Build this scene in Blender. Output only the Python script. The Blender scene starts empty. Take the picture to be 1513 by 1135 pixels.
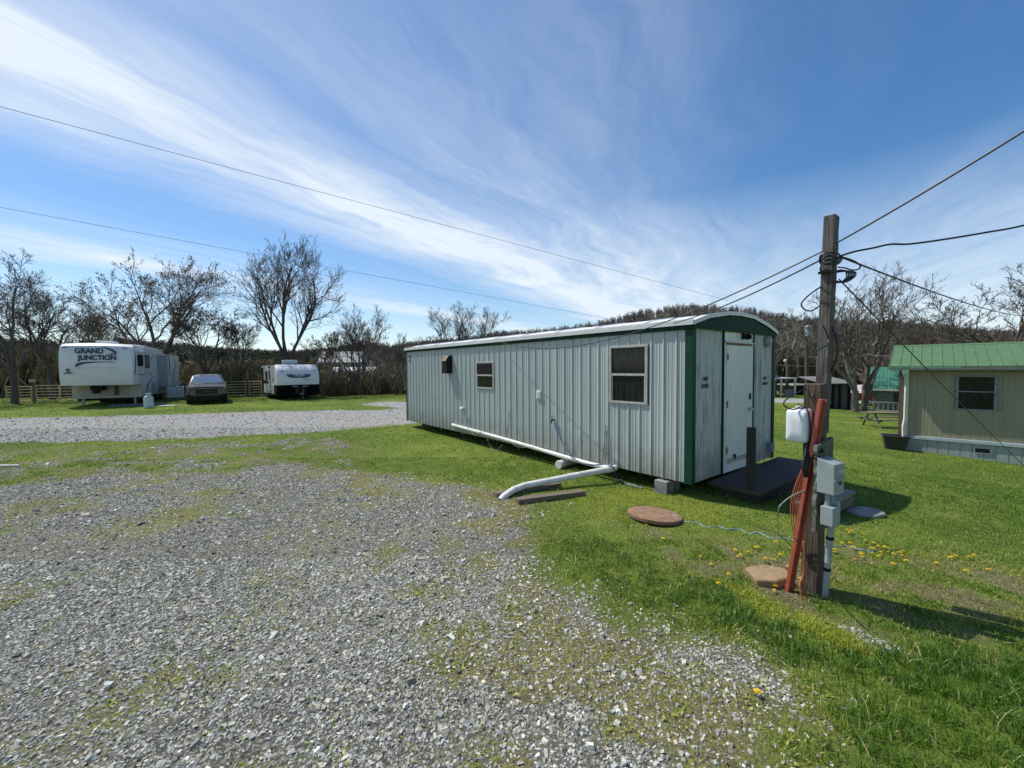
import bpy, bmesh, math, random
import numpy as np
from mathutils import Vector, Matrix
R = math.radians
C = bpy.context.scene.collection
sc = bpy.context.scene
rnd = random.Random(7)

# ------------------------------------------------------------------ camera
F_PX, CX, CY = 615.0, 756.5, 567.5
CAM_H = 1.93
PITCH = math.atan(23.5 / F_PX); ROLL = 0.0073
Fv = Vector((0, math.cos(PITCH), -math.sin(PITCH)))
U0 = Vector((0, math.sin(PITCH), math.cos(PITCH))); R0 = Vector((1, 0, 0))
Rv = R0 * math.cos(ROLL) - U0 * math.sin(ROLL)
Uv = U0 * math.cos(ROLL) + R0 * math.sin(ROLL)
CAM = Vector((0, 0, CAM_H))
def ray(px, py): return Fv + Rv * ((px - CX) / F_PX) + Uv * ((CY - py) / F_PX)
def at(px, py, Y):
    d = ray(px, py); return CAM + d * (Y / d.y)
# ------------------------------------------------------------------ numpy noise
def _h(ix, iy, s):
    n = (ix * 374761393 + iy * 668265263 + s * 974634777) & 0xffffffff
    n = ((n ^ (n >> 13)) * 1274126177) & 0xffffffff
    return ((n ^ (n >> 16)) & 0xffff) / 65535.0
def vnoise(x, y, s=0):
    x = np.asarray(x, dtype=np.float64); y = np.asarray(y, dtype=np.float64)
    ix = np.floor(x).astype(np.int64); iy = np.floor(y).astype(np.int64)
    fx = x - ix; fy = y - iy; fx = fx * fx * (3 - 2 * fx); fy = fy * fy * (3 - 2 * fy)
    a = _h(ix, iy, s); b = _h(ix + 1, iy, s); c = _h(ix, iy + 1, s); d = _h(ix + 1, iy + 1, s)
    return (a * (1 - fx) + b * fx) * (1 - fy) + (c * (1 - fx) + d * fx) * fy
def fbm(x, y, s=0, o=4):
    t = 0; a = 1; n = 0
    for k in range(o):
        t = t + a * vnoise(x * 2 ** k, y * 2 ** k, s + k); n += a; a *= .5
    return t / n
def smooth(a, b, x):
    t = np.clip((x - a) / (b - a), 0, 1); return t * t * (3 - 2 * t)
# ------------------------------------------------------------------ terrain
RID_PX = [(-900, 490), (-300, 492), (0, 495), (100, 502), (180, 496), (260, 503), (330, 510), (430, 516), (480, 512), (540, 500), (575, 508), (610, 502),
          (680, 497), (740, 487), (800, 484), (880, 474), (940, 458), (1000, 448), (1050, 448), (1110, 453), (1160, 462),
          (1230, 468), (1330, 468), (1400, 478), (1513, 486), (1700, 490), (2300, 500)]
_ra = np.array([math.atan((p[0] - CX) / F_PX) for p in RID_PX])
_re = np.array([(544 - .0073 * (p[0] - CX) - p[1]) / F_PX * math.cos(math.atan((p[0] - CX) / F_PX)) for p in RID_PX])
def terr(x, y):
    x = np.asarray(x, dtype=np.float64); y = np.asarray(y, dtype=np.float64)
    t = x - 4.0
    sp = np.where(t > 12, t, np.log1p(np.exp(np.clip(t, -30, 12) * 1.6)) / 1.6)
    z = -1.75 * np.tanh(0.09 * sp / 1.75 * 1.12)
    z = z + .05 * (fbm(x * .35, y * .35, 3, 3) - .5) * smooth(5, 12, np.hypot(x, y))
    z = z + .02 * (fbm(x * 1.7, y * 1.7, 9, 2) - .5)
    r = np.hypot(x, y); az = np.arctan2(x, y)
    rs = 250 + 60 * np.sin(az * 3)
    e = np.interp(az, _ra, _re)
    H = np.clip(e * (rs + 120) + 1.9 - 11, 1, None)
    hill = smooth(75, 1, 0) * 0 + smooth(75, 1, 0) * 0
    k = smooth(85, rs + 120, r) 
    return z + H * k * (y > 0) * smooth(10, 80, y) + 3.0 * (fbm(x * .02, y * .02, 5, 3) - .5) * k
def gz(x, y): return float(terr(x, y))
def G(px, py):
    d = ray(px, py); z = 0.0; p = None
    for _ in range(30):
        k = (z - CAM_H) / d.z; p = CAM + d * k; z2 = gz(p.x, p.y); z = z * .5 + z2 * .5
    return Vector((p.x, p.y, z))
# ------------------------------------------------------------------ materials
def nd(nt, t, **kw):
    n = nt.nodes.new(t)
    for k, v in kw.items():
        if hasattr(n, k): setattr(n, k, v)
        else: n.inputs[k.replace('_', ' ')].default_value = v
    return n
def newmat(name):
    m = bpy.data.materials.new(name); m.use_nodes = True
    nt = m.node_tree; return m, nt, nt.nodes['Principled BSDF']
def c4(c): return (c[0], c[1], c[2], 1)
def M(name, c1, c2=None, scale=5, stretch=(1, 1, 1), rough=.6, bump=0., bscale=None, metal=0., lo=.35, hi=.65, c3=None, s3=1.5, amt3=.5, detail=6, spec=.5, coord='Object', st3=None):
    m, nt, p = newmat(name); L = nt.links
    p.inputs['Roughness'].default_value = rough; p.inputs['Metallic'].default_value = metal
    p.inputs['Specular IOR Level'].default_value = spec
    p.inputs['Base Color'].default_value = c4(c1)
    if c2 is None: c2 = tuple(x * .82 for x in c1)
    tc = nd(nt, 'ShaderNodeTexCoord'); mp = nd(nt, 'ShaderNodeMapping'); mp.inputs['Scale'].default_value = stretch
    L.new(tc.outputs[coord], mp.inputs['Vector'])
    nz = nd(nt, 'ShaderNodeTexNoise', Scale=scale, Detail=detail, Roughness=.6); L.new(mp.outputs[0], nz.inputs['Vector'])
    rp = nd(nt, 'ShaderNodeValToRGB'); L.new(nz.outputs['Fac'], rp.inputs[0])
    rp.color_ramp.elements[0].position = lo; rp.color_ramp.elements[1].position = hi
    rp.color_ramp.elements[0].color = c4(c1); rp.color_ramp.elements[1].color = c4(c2)
    out = rp.outputs[0]
    if c3 is not None:
        n3 = nd(nt, 'ShaderNodeTexNoise', Scale=s3, Detail=5, Roughness=.65)
        if st3:
            m3 = nd(nt, 'ShaderNodeMapping'); m3.inputs['Scale'].default_value = st3; L.new(tc.outputs[coord], m3.inputs[0]); L.new(m3.outputs[0], n3.inputs['Vector'])
        else: L.new(tc.outputs[coord], n3.inputs['Vector'])
        r3 = nd(nt, 'ShaderNodeMapRange'); r3.inputs['From Min'].default_value = 1 - amt3 - .12 if amt3 > .5 else .5 + (.5 - amt3) * .5; r3.inputs['From Max'].default_value = r3.inputs['From Min'].default_value + .16
        L.new(n3.outputs['Fac'], r3.inputs[0])
        mx = nd(nt, 'ShaderNodeMix', data_type='RGBA'); L.new(r3.outputs[0], mx.inputs[0]); L.new(out, mx.inputs[6]); mx.inputs[7].default_value = c4(c3); out = mx.outputs[2]
    L.new(out, p.inputs['Base Color'])
    if bump:
        nb = nd(nt, 'ShaderNodeTexNoise', Scale=bscale or scale * 4, Detail=5); L.new(mp.outputs[0], nb.inputs['Vector'])
        b = nd(nt, 'ShaderNodeBump', Strength=bump, Distance=.01); L.new(nb.outputs['Fac'], b.inputs['Height']); L.new(b.outputs[0], p.inputs['Normal'])
    return m
def attrmat(name, rough=.6, spec=.3, sub=0., noise=0.):
    m, nt, p = newmat(name); L = nt.links
    a = nd(nt, 'ShaderNodeAttribute', attribute_name='Col'); out = a.outputs['Color']
    if noise:
        tc = nd(nt, 'ShaderNodeTexCoord'); nz = nd(nt, 'ShaderNodeTexNoise', Scale=noise, Detail=4); L.new(tc.outputs['Object'], nz.inputs[0])
        hs = nd(nt, 'ShaderNodeMapRange'); hs.inputs['To Min'].default_value = .6; hs.inputs['To Max'].default_value = 1.35; L.new(nz.outputs['Fac'], hs.inputs[0])
        vm = nd(nt, 'ShaderNodeVectorMath', operation='SCALE'); L.new(out, vm.inputs[0]); L.new(hs.outputs[0], vm.inputs['Scale']); out = vm.outputs[0]
    L.new(out, p.inputs['Base Color'])
    p.inputs['Roughness'].default_value = rough; p.inputs['Specular IOR Level'].default_value = spec
    if sub:
        tr = nd(nt, 'ShaderNodeBsdfTranslucent'); L.new(out, tr.inputs[0]); mx = nd(nt, 'ShaderNodeMixShader', Fac=sub)
        L.new(p.outputs[0], mx.inputs[1]); L.new(tr.outputs[0], mx.inputs[2]); L.new(mx.outputs[0], nt.nodes['Material Output'].inputs[0])
    return m
def glass(name, c=(.012, .015, .018), rough=.08):
    m, nt, p = newmat(name); p.inputs['Base Color'].default_value = c4(c); p.inputs['Roughness'].default_value = rough
    p.inputs['Specular IOR Level'].default_value = .35; return m
# ------------------------------------------------------------------ mesh builder
class MB:
    def __init__(s): s.v = []; s.f = []
    def add(s, vs, fs):
        o = len(s.v); s.v += [tuple(v) for v in vs]; s.f += [tuple(i + o for i in f) for f in fs]; return s
    def box(s, c, d, rz=0., rx=0., ry=0.):
        m = Matrix.Rotation(rz, 3, 'Z') @ Matrix.Rotation(ry, 3, 'Y') @ Matrix.Rotation(rx, 3, 'X'); c = Vector(c)
        vs = [c + m @ Vector((x * d[0] / 2, y * d[1] / 2, z * d[2] / 2)) for z in (-1, 1) for y in (-1, 1) for x in (-1, 1)]
        return s.add(vs, [(0, 2, 3, 1), (4, 5, 7, 6), (0, 1, 5, 4), (2, 6, 7, 3), (0, 4, 6, 2), (1, 3, 7, 5)])
    def b(s, x0, x1, y0, y1, z0, z1): return s.box(((x0 + x1) / 2, (y0 + y1) / 2, (z0 + z1) / 2), (abs(x1 - x0), abs(y1 - y0), abs(z1 - z0)))
    def tube(s, pts, r, n=8, cap=True):
        pts = [Vector(p) for p in pts]; N = len(pts); rr = r if isinstance(r, (list, tuple)) else [r] * N
        o = len(s.v); ref = None
        for i, p in enumerate(pts):
            t = (pts[min(i + 1, N - 1)] - pts[max(i - 1, 0)])
            if t.length < 1e-9: t = Vector((0, 0, 1))
            t.normalize()
            if ref is None:
                ref = t.cross(Vector((0, 0, 1)));
                if ref.length < .1: ref = t.cross(Vector((1, 0, 0)))
            ref = ref - t * ref.dot(t)
            if ref.length < 1e-6: ref = t.orthogonal()
            ref.normalize()
            b = t.cross(ref)
            for k in range(n):
                a = 2 * math.pi * k / n; s.v.append(tuple(p + (ref * math.cos(a) + b * math.sin(a)) * rr[i]))
        for i in range(N - 1):
            for k in range(n):
                a = o + i * n + k; b_ = o + i * n + (k + 1) % n; s.f.append((a, b_, b_ + n, a + n))
        if cap: s.f.append(tuple(o + k for k in reversed(range(n)))); s.f.append(tuple(o + (N - 1) * n + k for k in range(n)))
        return s
    def cyl(s, p0, p1, r, n=16, r2=None): return s.tube([p0, p1], [r, r if r2 is None else r2], n)
    def prism(s, poly, lo, hi, axis='x'):
        # poly 2D points; axis x: (y,z); y: (x,z); z: (x,y)
        n = len(poly)
        def P(a, b, t): return {'x': (t, a, b), 'y': (a, t, b), 'z': (a, b, t)}[axis]
        vs = [P(a, b, lo) for a, b in poly] + [P(a, b, hi) for a, b in poly]
        return s.add(vs, [tuple(range(n)), tuple(n + k for k in reversed(range(n)))] + [(k, k + n, (k + 1) % n + n, (k + 1) % n) for k in range(n)])
    def lathe(s, prof, c=(0, 0, 0), n=24):
        o = len(s.v); c = Vector(c)
        for r, z in prof:
            for k in range(n):
                a = 2 * math.pi * k / n; s.v.append((c.x + r * math.cos(a), c.y + r * math.sin(a), c.z + z))
        for i in range(len(prof) - 1):
            for k in range(n):
                a = o + i * n + k; b_ = o + i * n + (k + 1) % n; s.f.append((a, b_, b_ + n, a + n))
        s.f.append(tuple(o + k for k in reversed(range(n)))); s.f.append(tuple(o + (len(prof) - 1) * n + k for k in range(n)))
        return s
    def loft(s, secs, closed=True):
        n = len(secs[0]); o = len(s.v)
        for q in secs: s.v += [tuple(p) for p in q]
        for i in range(len(secs) - 1):
            for k in range(n if closed else n - 1):
                a = o + i * n + k; b_ = o + i * n + (k + 1) % n; s.f.append((a, b_, b_ + n, a + n))
        if closed: s.f.append(tuple(o + k for k in reversed(range(n)))); s.f.append(tuple(o + (len(secs) - 1) * n + k for k in range(n)))
        return s
    def build(s, name, m, parent=None, bevel=0., seg=2, sm=False, ang=35, loc=None, rz=0.):
        me = bpy.data.meshes.new(name); me.from_pydata(s.v, [], s.f); me.validate()
        bm = bmesh.new(); bm.from_mesh(me)
        bmesh.ops.recalc_face_normals(bm, faces=bm.faces)
        if bevel:
            es = [e for e in bm.edges if len(e.link_faces) == 2 and e.calc_face_angle(0) > R(ang)]
            bmesh.ops.bevel(bm, geom=es, offset=bevel, segments=seg, affect='EDGES', profile=.5, clamp_overlap=True)
        bm.to_mesh(me); bm.free()
        if sm:
            me.polygons.foreach_set('use_smooth', [True] * len(me.polygons))
            me.set_sharp_from_angle(angle=R(ang))
        if m: me.materials.append(m)
        o = bpy.data.objects.new(name, me); C.objects.link(o)
        if parent: o.parent = parent
        if loc is not None: o.location = loc
        o.rotation_euler.z = rz
        return o
def tag(o, label=None, cat=None, group=None, kind=None):
    if label: o['label'] = label
    if cat: o['category'] = cat
    if group: o['group'] = group
    if kind: o['kind'] = kind
    return o
def thing(name, label, cat, loc=(0, 0, 0), rz=0., group=None):
    o = bpy.data.objects.new(name, None); C.objects.link(o); o.location = loc; o.rotation_euler.z = rz; o.empty_display_size = .2
    return tag(o, label, cat, group)
def npmesh(name, V, Fq, mat_, colors=None, smooth_=False):
    me = bpy.data.meshes.new(name); k = Fq.shape[1]
    me.vertices.add(len(V)); me.vertices.foreach_set('co', V.astype(np.float32).ravel())
    me.loops.add(Fq.size); me.loops.foreach_set('vertex_index', Fq.astype(np.int32).ravel())
    me.polygons.add(len(Fq)); me.polygons.foreach_set('loop_start', np.arange(0, Fq.size, k, dtype=np.int32))
    me.polygons.foreach_set('loop_total', np.full(len(Fq), k, dtype=np.int32))
    me.update(calc_edges=True)
    if smooth_: me.polygons.foreach_set('use_smooth', np.ones(len(Fq), dtype=bool))
    else: me.polygons.foreach_set('use_smooth', np.zeros(len(Fq), dtype=bool))
    if colors is not None:
        a = me.attributes.new('Col', 'FLOAT_COLOR', 'FACE')
        cc = np.ones((len(Fq), 4), dtype=np.float32); cc[:, :3] = colors; a.data.foreach_set('color', cc.ravel())
    me.materials.append(mat_)
    o = bpy.data.objects.new(name, me); C.objects.link(o); return o
def text(body, size, m, parent, loc, rot, name='lettering', ext=.004, off=0., ax='CENTER', shear=0., sx=1.):
    c = bpy.data.curves.new(name, 'FONT'); c.body = body; c.size = size; c.extrude = ext; c.offset = off; c.align_x = ax; c.align_y = 'CENTER'; c.shear = shear
    c.materials.append(m); t_ = bpy.data.objects.new('tmp', c); me = bpy.data.meshes.new_from_object(t_); bpy.data.objects.remove(t_)
    o = bpy.data.objects.new(name, me); C.objects.link(o); o.parent = parent; o.location = loc; o.rotation_euler = rot; o.scale = (sx, 1, 1); return o
def sag(a, b, s, n=24):
    a = Vector(a); b = Vector(b); return [a.lerp(b, i / n) - Vector((0, 0, 4 * s * (i / n) * (1 - i / n))) for i in range(n + 1)]
def spline(pts, n=8):
    pts = [Vector(p) for p in pts]; out = []
    P = [pts[0] * 2 - pts[1]] + pts + [pts[-1] * 2 - pts[-2]]
    for i in range(1, len(P) - 2):
        for k in range(n):
            t = k / n; a, b, c, d = P[i - 1], P[i], P[i + 1], P[i + 2]
            out.append(.5 * ((2 * b) + (c - a) * t + (2 * a - 5 * b + 4 * c - d) * t * t + (3 * b - a - 3 * c + d) * t ** 3))
    out.append(pts[-1]); return out

cam_d = bpy.data.cameras.new('camera'); cam = bpy.data.objects.new('camera', cam_d); C.objects.link(cam)
cam_d.sensor_width = 36; cam_d.lens = 36 * F_PX / 1513; cam_d.clip_start = .05; cam_d.clip_end = 3000
mm = Matrix((Rv, Uv, -Fv)).transposed().to_4x4(); mm.translation = CAM; cam.matrix_world = mm
sc.camera = cam
# ------------------------------------------------------------------ light
SUN_EL = 56.0; SUN_AZ = math.atan2(-.87, .48)
sd = Vector((math.sin(SUN_AZ) * math.cos(R(SUN_EL)), math.cos(SUN_AZ) * math.cos(R(SUN_EL)), math.sin(R(SUN_EL))))
sl = bpy.data.lights.new('sun', 'SUN'); sl.energy = 5.0; sl.angle = R(.5); sl.color = (1, .95, .86)
so = bpy.data.objects.new('sun', sl); C.objects.link(so); so.rotation_euler = sd.to_track_quat('Z', 'Y').to_euler(); so.location = (0, 0, 30)
sc.view_settings.view_transform = 'Standard'; sc.view_settings.look = 'None'; sc.view_settings.gamma = 1; sc.view_settings.exposure = 0.0
w = bpy.data.worlds.new('World'); sc.world = w; w.use_nodes = True; nt = w.node_tree; L = nt.links; bg = nt.nodes['Background']
sky = nd(nt, 'ShaderNodeTexSky', sky_type='NISHITA'); sky.sun_disc = False; sky.sun_elevation = R(SUN_EL); sky.sun_rotation = SUN_AZ
sky.air_density = 1.0; sky.dust_density = .3; sky.ozone_density = 3.0; sky.altitude = 200
bg.inputs['Strength'].default_value = .12
tc = nd(nt, 'ShaderNodeTexCoord'); sep = nd(nt, 'ShaderNodeSeparateXYZ'); L.new(tc.outputs['Generated'], sep.inputs[0])
def mt(op, a, b=None, clamp=False):
    n = nt.nodes.new('ShaderNodeMath'); n.operation = op; n.use_clamp = clamp
    for i, v in enumerate((a, b)):
        if v is None: continue
        if isinstance(v, (int, float)): n.inputs[i].default_value = v
        else: L.new(v, n.inputs[i])
    return n.outputs[0]
zz = mt('MAXIMUM', sep.outputs[2], .03)
uu = mt('DIVIDE', sep.outputs[0], zz); vv = mt('DIVIDE', sep.outputs[1], zz)
tt = mt('SUBTRACT', mt('MULTIPLY', uu, .88), mt('MULTIPLY', vv, .474)); ss = mt('ADD', mt('MULTIPLY', uu, .474), mt('MULTIPLY', vv, .88))
def cmb(a, b, c=0.):
    n = nt.nodes.new('ShaderNodeCombineXYZ')
    for i, v in enumerate((a, b, c)):
        if isinstance(v, (int, float)): n.inputs[i].default_value = v
        else: L.new(v, n.inputs[i])
    return n.outputs[0]
def noise(vec, scale, detail=6, rough=.55, dist=0.):
    n = nd(nt, 'ShaderNodeTexNoise', Scale=scale, Detail=detail, Roughness=rough, Distortion=dist); L.new(vec, n.inputs['Vector']); return n.outputs['Fac']
warp = noise(cmb(uu, vv, 3.1), .9, 4); wt = mt('MULTIPLY', mt('SUBTRACT', warp, .5), .55)
tw = mt('ADD', tt, wt)
rp = nd(nt, 'ShaderNodeValToRGB'); L.new(mt('DIVIDE', mt('ADD', tw, 7), 9), rp.inputs[0])
els = rp.color_ramp.elements
dens = [(-7, .35), (-5.6, .25), (-4.9, .8), (-4.3, .35), (-3.3, .12), (-2.9, .12), (-2.4, .55), (-2.05, 1.0), (-1.8, .9), (-1.5, .45), (-.9, .42), (-.3, .24), (.15, .08), (.8, .04), (2, .10)]
while len(els) < len(dens): els.new(.5)
for e, (t_, v_) in zip(els, dens): e.position = (t_ + 7) / 9; e.color = (v_, v_, v_, 1)
fine = noise(cmb(mt('MULTIPLY', tw, 2.6), mt('MULTIPLY', ss, .5), 1.7), 1.35, 11, .66, .35)
broad = noise(cmb(mt('MULTIPLY', tt, .8), mt('MULTIPLY', ss, .35), 6.2), 1.3, 5, .5, .3)
f1 = nd(nt, 'ShaderNodeMapRange'); L.new(fine, f1.inputs[0]); f1.inputs['From Min'].default_value = .3; f1.inputs['From Max'].default_value = .68
f2 = nd(nt, 'ShaderNodeMapRange'); L.new(broad, f2.inputs[0]); f2.inputs['From Min'].default_value = .25; f2.inputs['From Max'].default_value = .7
core = mt('POWER', rp.outputs[0], 1.6)
cl = mt('MULTIPLY', rp.outputs[0], mt('ADD', mt('MULTIPLY', mt('MULTIPLY', f1.outputs[0], f2.outputs[0]), .85), .22))
cl = mt('ADD', cl, mt('MULTIPLY', core, mt('ADD', mt('MULTIPLY', f1.outputs[0], .42), mt('ADD', mt('MULTIPLY', f2.outputs[0], .36), .06))))
# low veil over the right hand horizon
low = nd(nt, 'ShaderNodeMapRange'); L.new(sep.outputs[2], low.inputs[0]); low.inputs['From Min'].default_value = .36; low.inputs['From Max'].default_value = .06; low.clamp = True
rt = nd(nt, 'ShaderNodeMapRange'); L.new(tw, rt.inputs[0]); rt.inputs['From Min'].default_value = -3.6; rt.inputs['From Max'].default_value = -1.0
veil = mt('MULTIPLY', mt('MULTIPLY', low.outputs[0], mt('ADD', mt('MULTIPLY', rt.outputs[0], .7), .12)), mt('ADD', mt('MULTIPLY', f1.outputs[0], .5), .5))
cl = mt('ADD', cl, mt('MULTIPLY', veil, 1.05), True)
cl = mt('MULTIPLY', cl, .93)
cl = mt('MULTIPLY', cl, mt('MULTIPLY', mt('ADD', sep.outputs[2], .02), 40, True))
mx = nd(nt, 'ShaderNodeMix', data_type='RGBA'); L.new(cl, mx.inputs[0]); hs_ = nd(nt, 'ShaderNodeHueSaturation', Saturation=1.26, Value=1.14); L.new(sky.outputs[0], hs_.inputs['Color']); L.new(hs_.outputs[0], mx.inputs[6]); mx.inputs[7].default_value = (7.2, 7.9, 8.6, 1)
L.new(mx.outputs[2], bg.inputs[0])
# ------------------------------------------------------------------ ground masks
def wpoly(pts): return np.array([(G(a, b).x, G(a, b).y) for a, b in pts])
def polymask(x, y, poly, soft):
    n = len(poly); ins = np.zeros(x.shape, bool); d = np.full(x.shape, 1e9)
    for i in range(n):
        x0, y0 = poly[i]; x1, y1 = poly[(i + 1) % n]
        c = ((y0 > y) != (y1 > y)); dy = (y1 - y0) if abs(y1 - y0) > 1e-9 else 1e-9
        ins ^= c & (x < (x1 - x0) * (y - y0) / dy + x0)
        dx = x1 - x0; l2 = dx * dx + dy * dy; t = np.clip(((x - x0) * dx + (y - y0) * dy) / l2, 0, 1)
        d = np.minimum(d, np.hypot(x - x0 - t * dx, y - y0 - t * dy))
    s = np.where(ins, d, -d); return smooth(-soft, soft, s)
_pad = wpoly([(-500, 730), (0, 722), (90, 712), (150, 694), (300, 700), (420, 684), (560, 700), (700, 716), (770, 735), (792, 760), (770, 800), (800, 850), (900, 905), (1020, 960), (1120, 985), (1165, 1035), (1080, 1060), (1130, 1140)])
_pad = np.vstack([_pad, [(1.2, .6), (1.0, -12), (-30, -12), (-30, 6)]])
_a = G(0, 655); _b = G(0, 617)
_road = np.vstack([[(-90, _a.y + 1.5)], wpoly([(-200, 657), (0, 655), (200, 652), (330, 645), (470, 638), (560, 630), (600, 627)]), [(-1.0, 16.5), (3.0, 18.5), (8, 22), (14, 30), (18, 36), (12, 40), (6, 34)],
                   wpoly([(598, 594), (560, 593), (530, 598), (590, 603), (560, 606), (500, 606), (400, 608), (300, 611), (200, 614), (0, 618), (-200, 618)]), [(-90, _b.y + 5)]])
_road2 = np.array([(20, 38), (60, 41), (110, 50), (110, 56), (60, 47.5), (20, 44)])
_dirt = wpoly([(920, 772), (1000, 785), (1160, 810), (1215, 850), (1330, 930), (1250, 925), (1190, 905), (1110, 880), (1060, 850), (1000, 820)])
_brown = wpoly([(760, 880), (1000, 960), (1150, 1040), (1190, 1150), (900, 1150), (800, 980)])
_white2 = wpoly([(930, 960), (1010, 955), (1100, 990), (1165, 1035), (1150, 1060), (1060, 1010), (960, 1000)])
_white = wpoly([(1270, 925), (1310, 935), (1345, 955), (1300, 950)])
_thin = wpoly([(1180, 800), (1513, 850), (1700, 900), (1513, 930), (1300, 905), (1200, 860)])
_deep = wpoly([(1180, 930), (1513, 960), (1800, 1000), (1800, 1500), (1150, 1200), (1160, 1050), (1000, 935), (860, 830), (780, 790), (860, 790), (1000, 850), (1100, 890)])
def masks(x, y):
    wx = x + .35 * (fbm(x * 1.3, y * 1.3, 21, 4) - .5) * 2; wy = y + .35 * (fbm(x * 1.3, y * 1.3, 31, 4) - .5) * 2
    pad = polymask(wx, wy, _pad, .6)
    road = np.maximum(polymask(wx, wy, _road, .45), polymask(x, y, _road2, .3))
    n1 = fbm(x * .9, y * .9, 41, 5); n2 = fbm(x * 3.1, y * 3.1, 51, 4)
    r = np.hypot(x, y)
    # patchy transition between pad and road on the left, and weeds inside the pad
    band = polymask(wx, wy, _band, .6)
    weeds = smooth(.47, .66, n1 * .55 + n2 * .45)
    padv = pad * (1 - weeds * .55)
    padv = np.maximum(padv, band * smooth(.46, .62, n2 * .7 + n1 * .3) * .58 * (.35 + .65 * smooth(-17, -9, x)))
    rightmix = smooth(-2.2, .6, x) * pad * smooth(.38, .58, n2)
    padv = padv * (1 - .30 * rightmix - .22 * smooth(-1.8, .8, x) * pad)
    far = smooth(5.5, 9, y) * pad * smooth(.4, .58, n2); padv = padv * (1 - .45 * far)
    padv = np.maximum(padv, polymask(wx, wy, _white2, .12) * .95)
    gravel = np.maximum(padv, road * (1 - .15 * smooth(.6, .7, n1)))
    gravel = np.maximum(gravel, polymask(wx, wy, _white, .1) * .8)
    dirt = np.maximum(polymask(wx, wy, _dirt, .35) * smooth(.38, .58, n2 * .7 + n1 * .3), .85 * polymask(wx, wy, _thin, .6) * smooth(.36, .56, n2))
    dirt = np.maximum(dirt, pad * smooth(.46, .66, fbm(x * 2.1, y * 2.1, 61, 4)) * (.35 + .65 * smooth(-2.5, .5, x)))
    dirt = np.maximum(dirt, .5 * band * smooth(.5, .65, fbm(x * 1.1, y * 2.0, 66, 4)))
    bz = polymask(wx, wy, _brown, .3) * smooth(.40, .56, n2 * .6 + .4 * fbm(x * 7, y * 7, 71, 2)); gravel = gravel * (1 - .5 * bz)
    dirt = np.maximum(dirt, .92 * smooth(.25, .75, pad))
    dirt = np.maximum(dirt, .5 * band * smooth(.44, .6, n2))
    deep = polymask(wx, wy, _deep, .4)
    return gravel, dirt, deep, pad, road, n1, n2
_band = wpoly([(-300, 668), (0, 665), (200, 658), (340, 650), (500, 643), (540, 655), (520, 690), (420, 700), (250, 705), (100, 715), (0, 722), (-400, 735)])

_mossp = [wpoly(q_) for q_ in ([(880, 728), (960, 724), (1080, 752), (1060, 775), (1000, 770), (960, 748), (900, 745)], [(1045, 850), (1110, 872), (1200, 905), (1290, 950), (1300, 975), (1200, 940), (1100, 895)],
          [(860, 735), (900, 742), (930, 765), (880, 775), (850, 752)])]
def mossfn(x, y, pa, a1, a2):
    wx = x + .3 * (fbm(x * 2, y * 2, 121, 3) - .5); wy = y + .3 * (fbm(x * 2, y * 2, 131, 3) - .5)
    m = pa * smooth(.42, .62, a1 * .5 + a2 * .5) * .9
    for q_ in _mossp: m = np.maximum(m, polymask(wx, wy, q_, .12))
    return m
n = 720
s_ = np.linspace(-1, 1, n)
def spread(t, k, R_): return np.sinh(t * k) / np.sinh(k) * R_
gx = spread(s_, 6.2, 1100) + 0.0; gy = spread(s_, 6.2, 1100) + 3.0
X, Y = np.meshgrid(gx, gy); Z = terr(X, Y)
V = np.stack([X.ravel(), Y.ravel(), Z.ravel()], 1)
idx = np.arange(n * n).reshape(n, n)
Fq = np.stack([idx[:-1, :-1].ravel(), idx[:-1, 1:].ravel(), idx[1:, 1:].ravel(), idx[1:, :-1].ravel()], 1)
gm, nt, p = newmat('ground_mix'); L = nt.links
def nz(scale, detail=5, rough=.6, src=None):
    q = nd(nt, 'ShaderNodeTexNoise', Scale=scale, Detail=detail, Roughness=rough); L.new(src or tcg.outputs['Object'], q.inputs['Vector']); return q.outputs['Fac']
def ramp(f, cols):
    r_ = nd(nt, 'ShaderNodeValToRGB'); L.new(f, r_.inputs[0]); e = r_.color_ramp.elements
    while len(e) < len(cols): e.new(.5)
    for q, (t_, c_) in zip(e, cols): q.position = t_; q.color = c4(c_)
    return r_.outputs[0]
def mixc(f, a, b):
    q = nd(nt, 'ShaderNodeMix', data_type='RGBA')
    for i, v in ((0, f), (6, a), (7, b)):
        if isinstance(v, tuple): q.inputs[i].default_value = c4(v)
        elif isinstance(v, float): q.inputs[i].default_value = v
        else: L.new(v, q.inputs[i])
    return q.outputs[2]
def rng(f, a, b, c=0., d=1.):
    q = nd(nt, 'ShaderNodeMapRange'); L.new(f, q.inputs[0]); q.inputs[1].default_value = a; q.inputs[2].default_value = b; q.inputs[3].default_value = c; q.inputs[4].default_value = d; return q.outputs[0]
tcg = nd(nt, 'ShaderNodeTexCoord')
aR = nd(nt, 'ShaderNodeAttribute', attribute_name='road'); aM = nd(nt, 'ShaderNodeAttribute', attribute_name='moss'); aG = nd(nt, 'ShaderNodeAttribute', attribute_name='gravel'); aD = nd(nt, 'ShaderNodeAttribute', attribute_name='dirt'); aH = nd(nt, 'ShaderNodeAttribute', attribute_name='hill')
grass = ramp(nz(1.1, 7, .65), [(.28, (.085, .15, .014)), (.45, (.15, .21, .026)), (.6, (.20, .255, .04)), (.75, (.30, .29, .09))])
grass = mixc(rng(nz(.32, 4), .42, .62), grass, ramp(nz(9, 5, .7), [(.35, (.055, .115, .01)), (.65, (.13, .19, .024))]))
grass = mixc(rng(nz(45, 4, .75), .5, .72, 0, .55), grass, (.20, .21, .08))
grass = mixc(rng(nz(28, 4, .75), .35, .5, .55, 0), grass, (.018, .035, .006))
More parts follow.
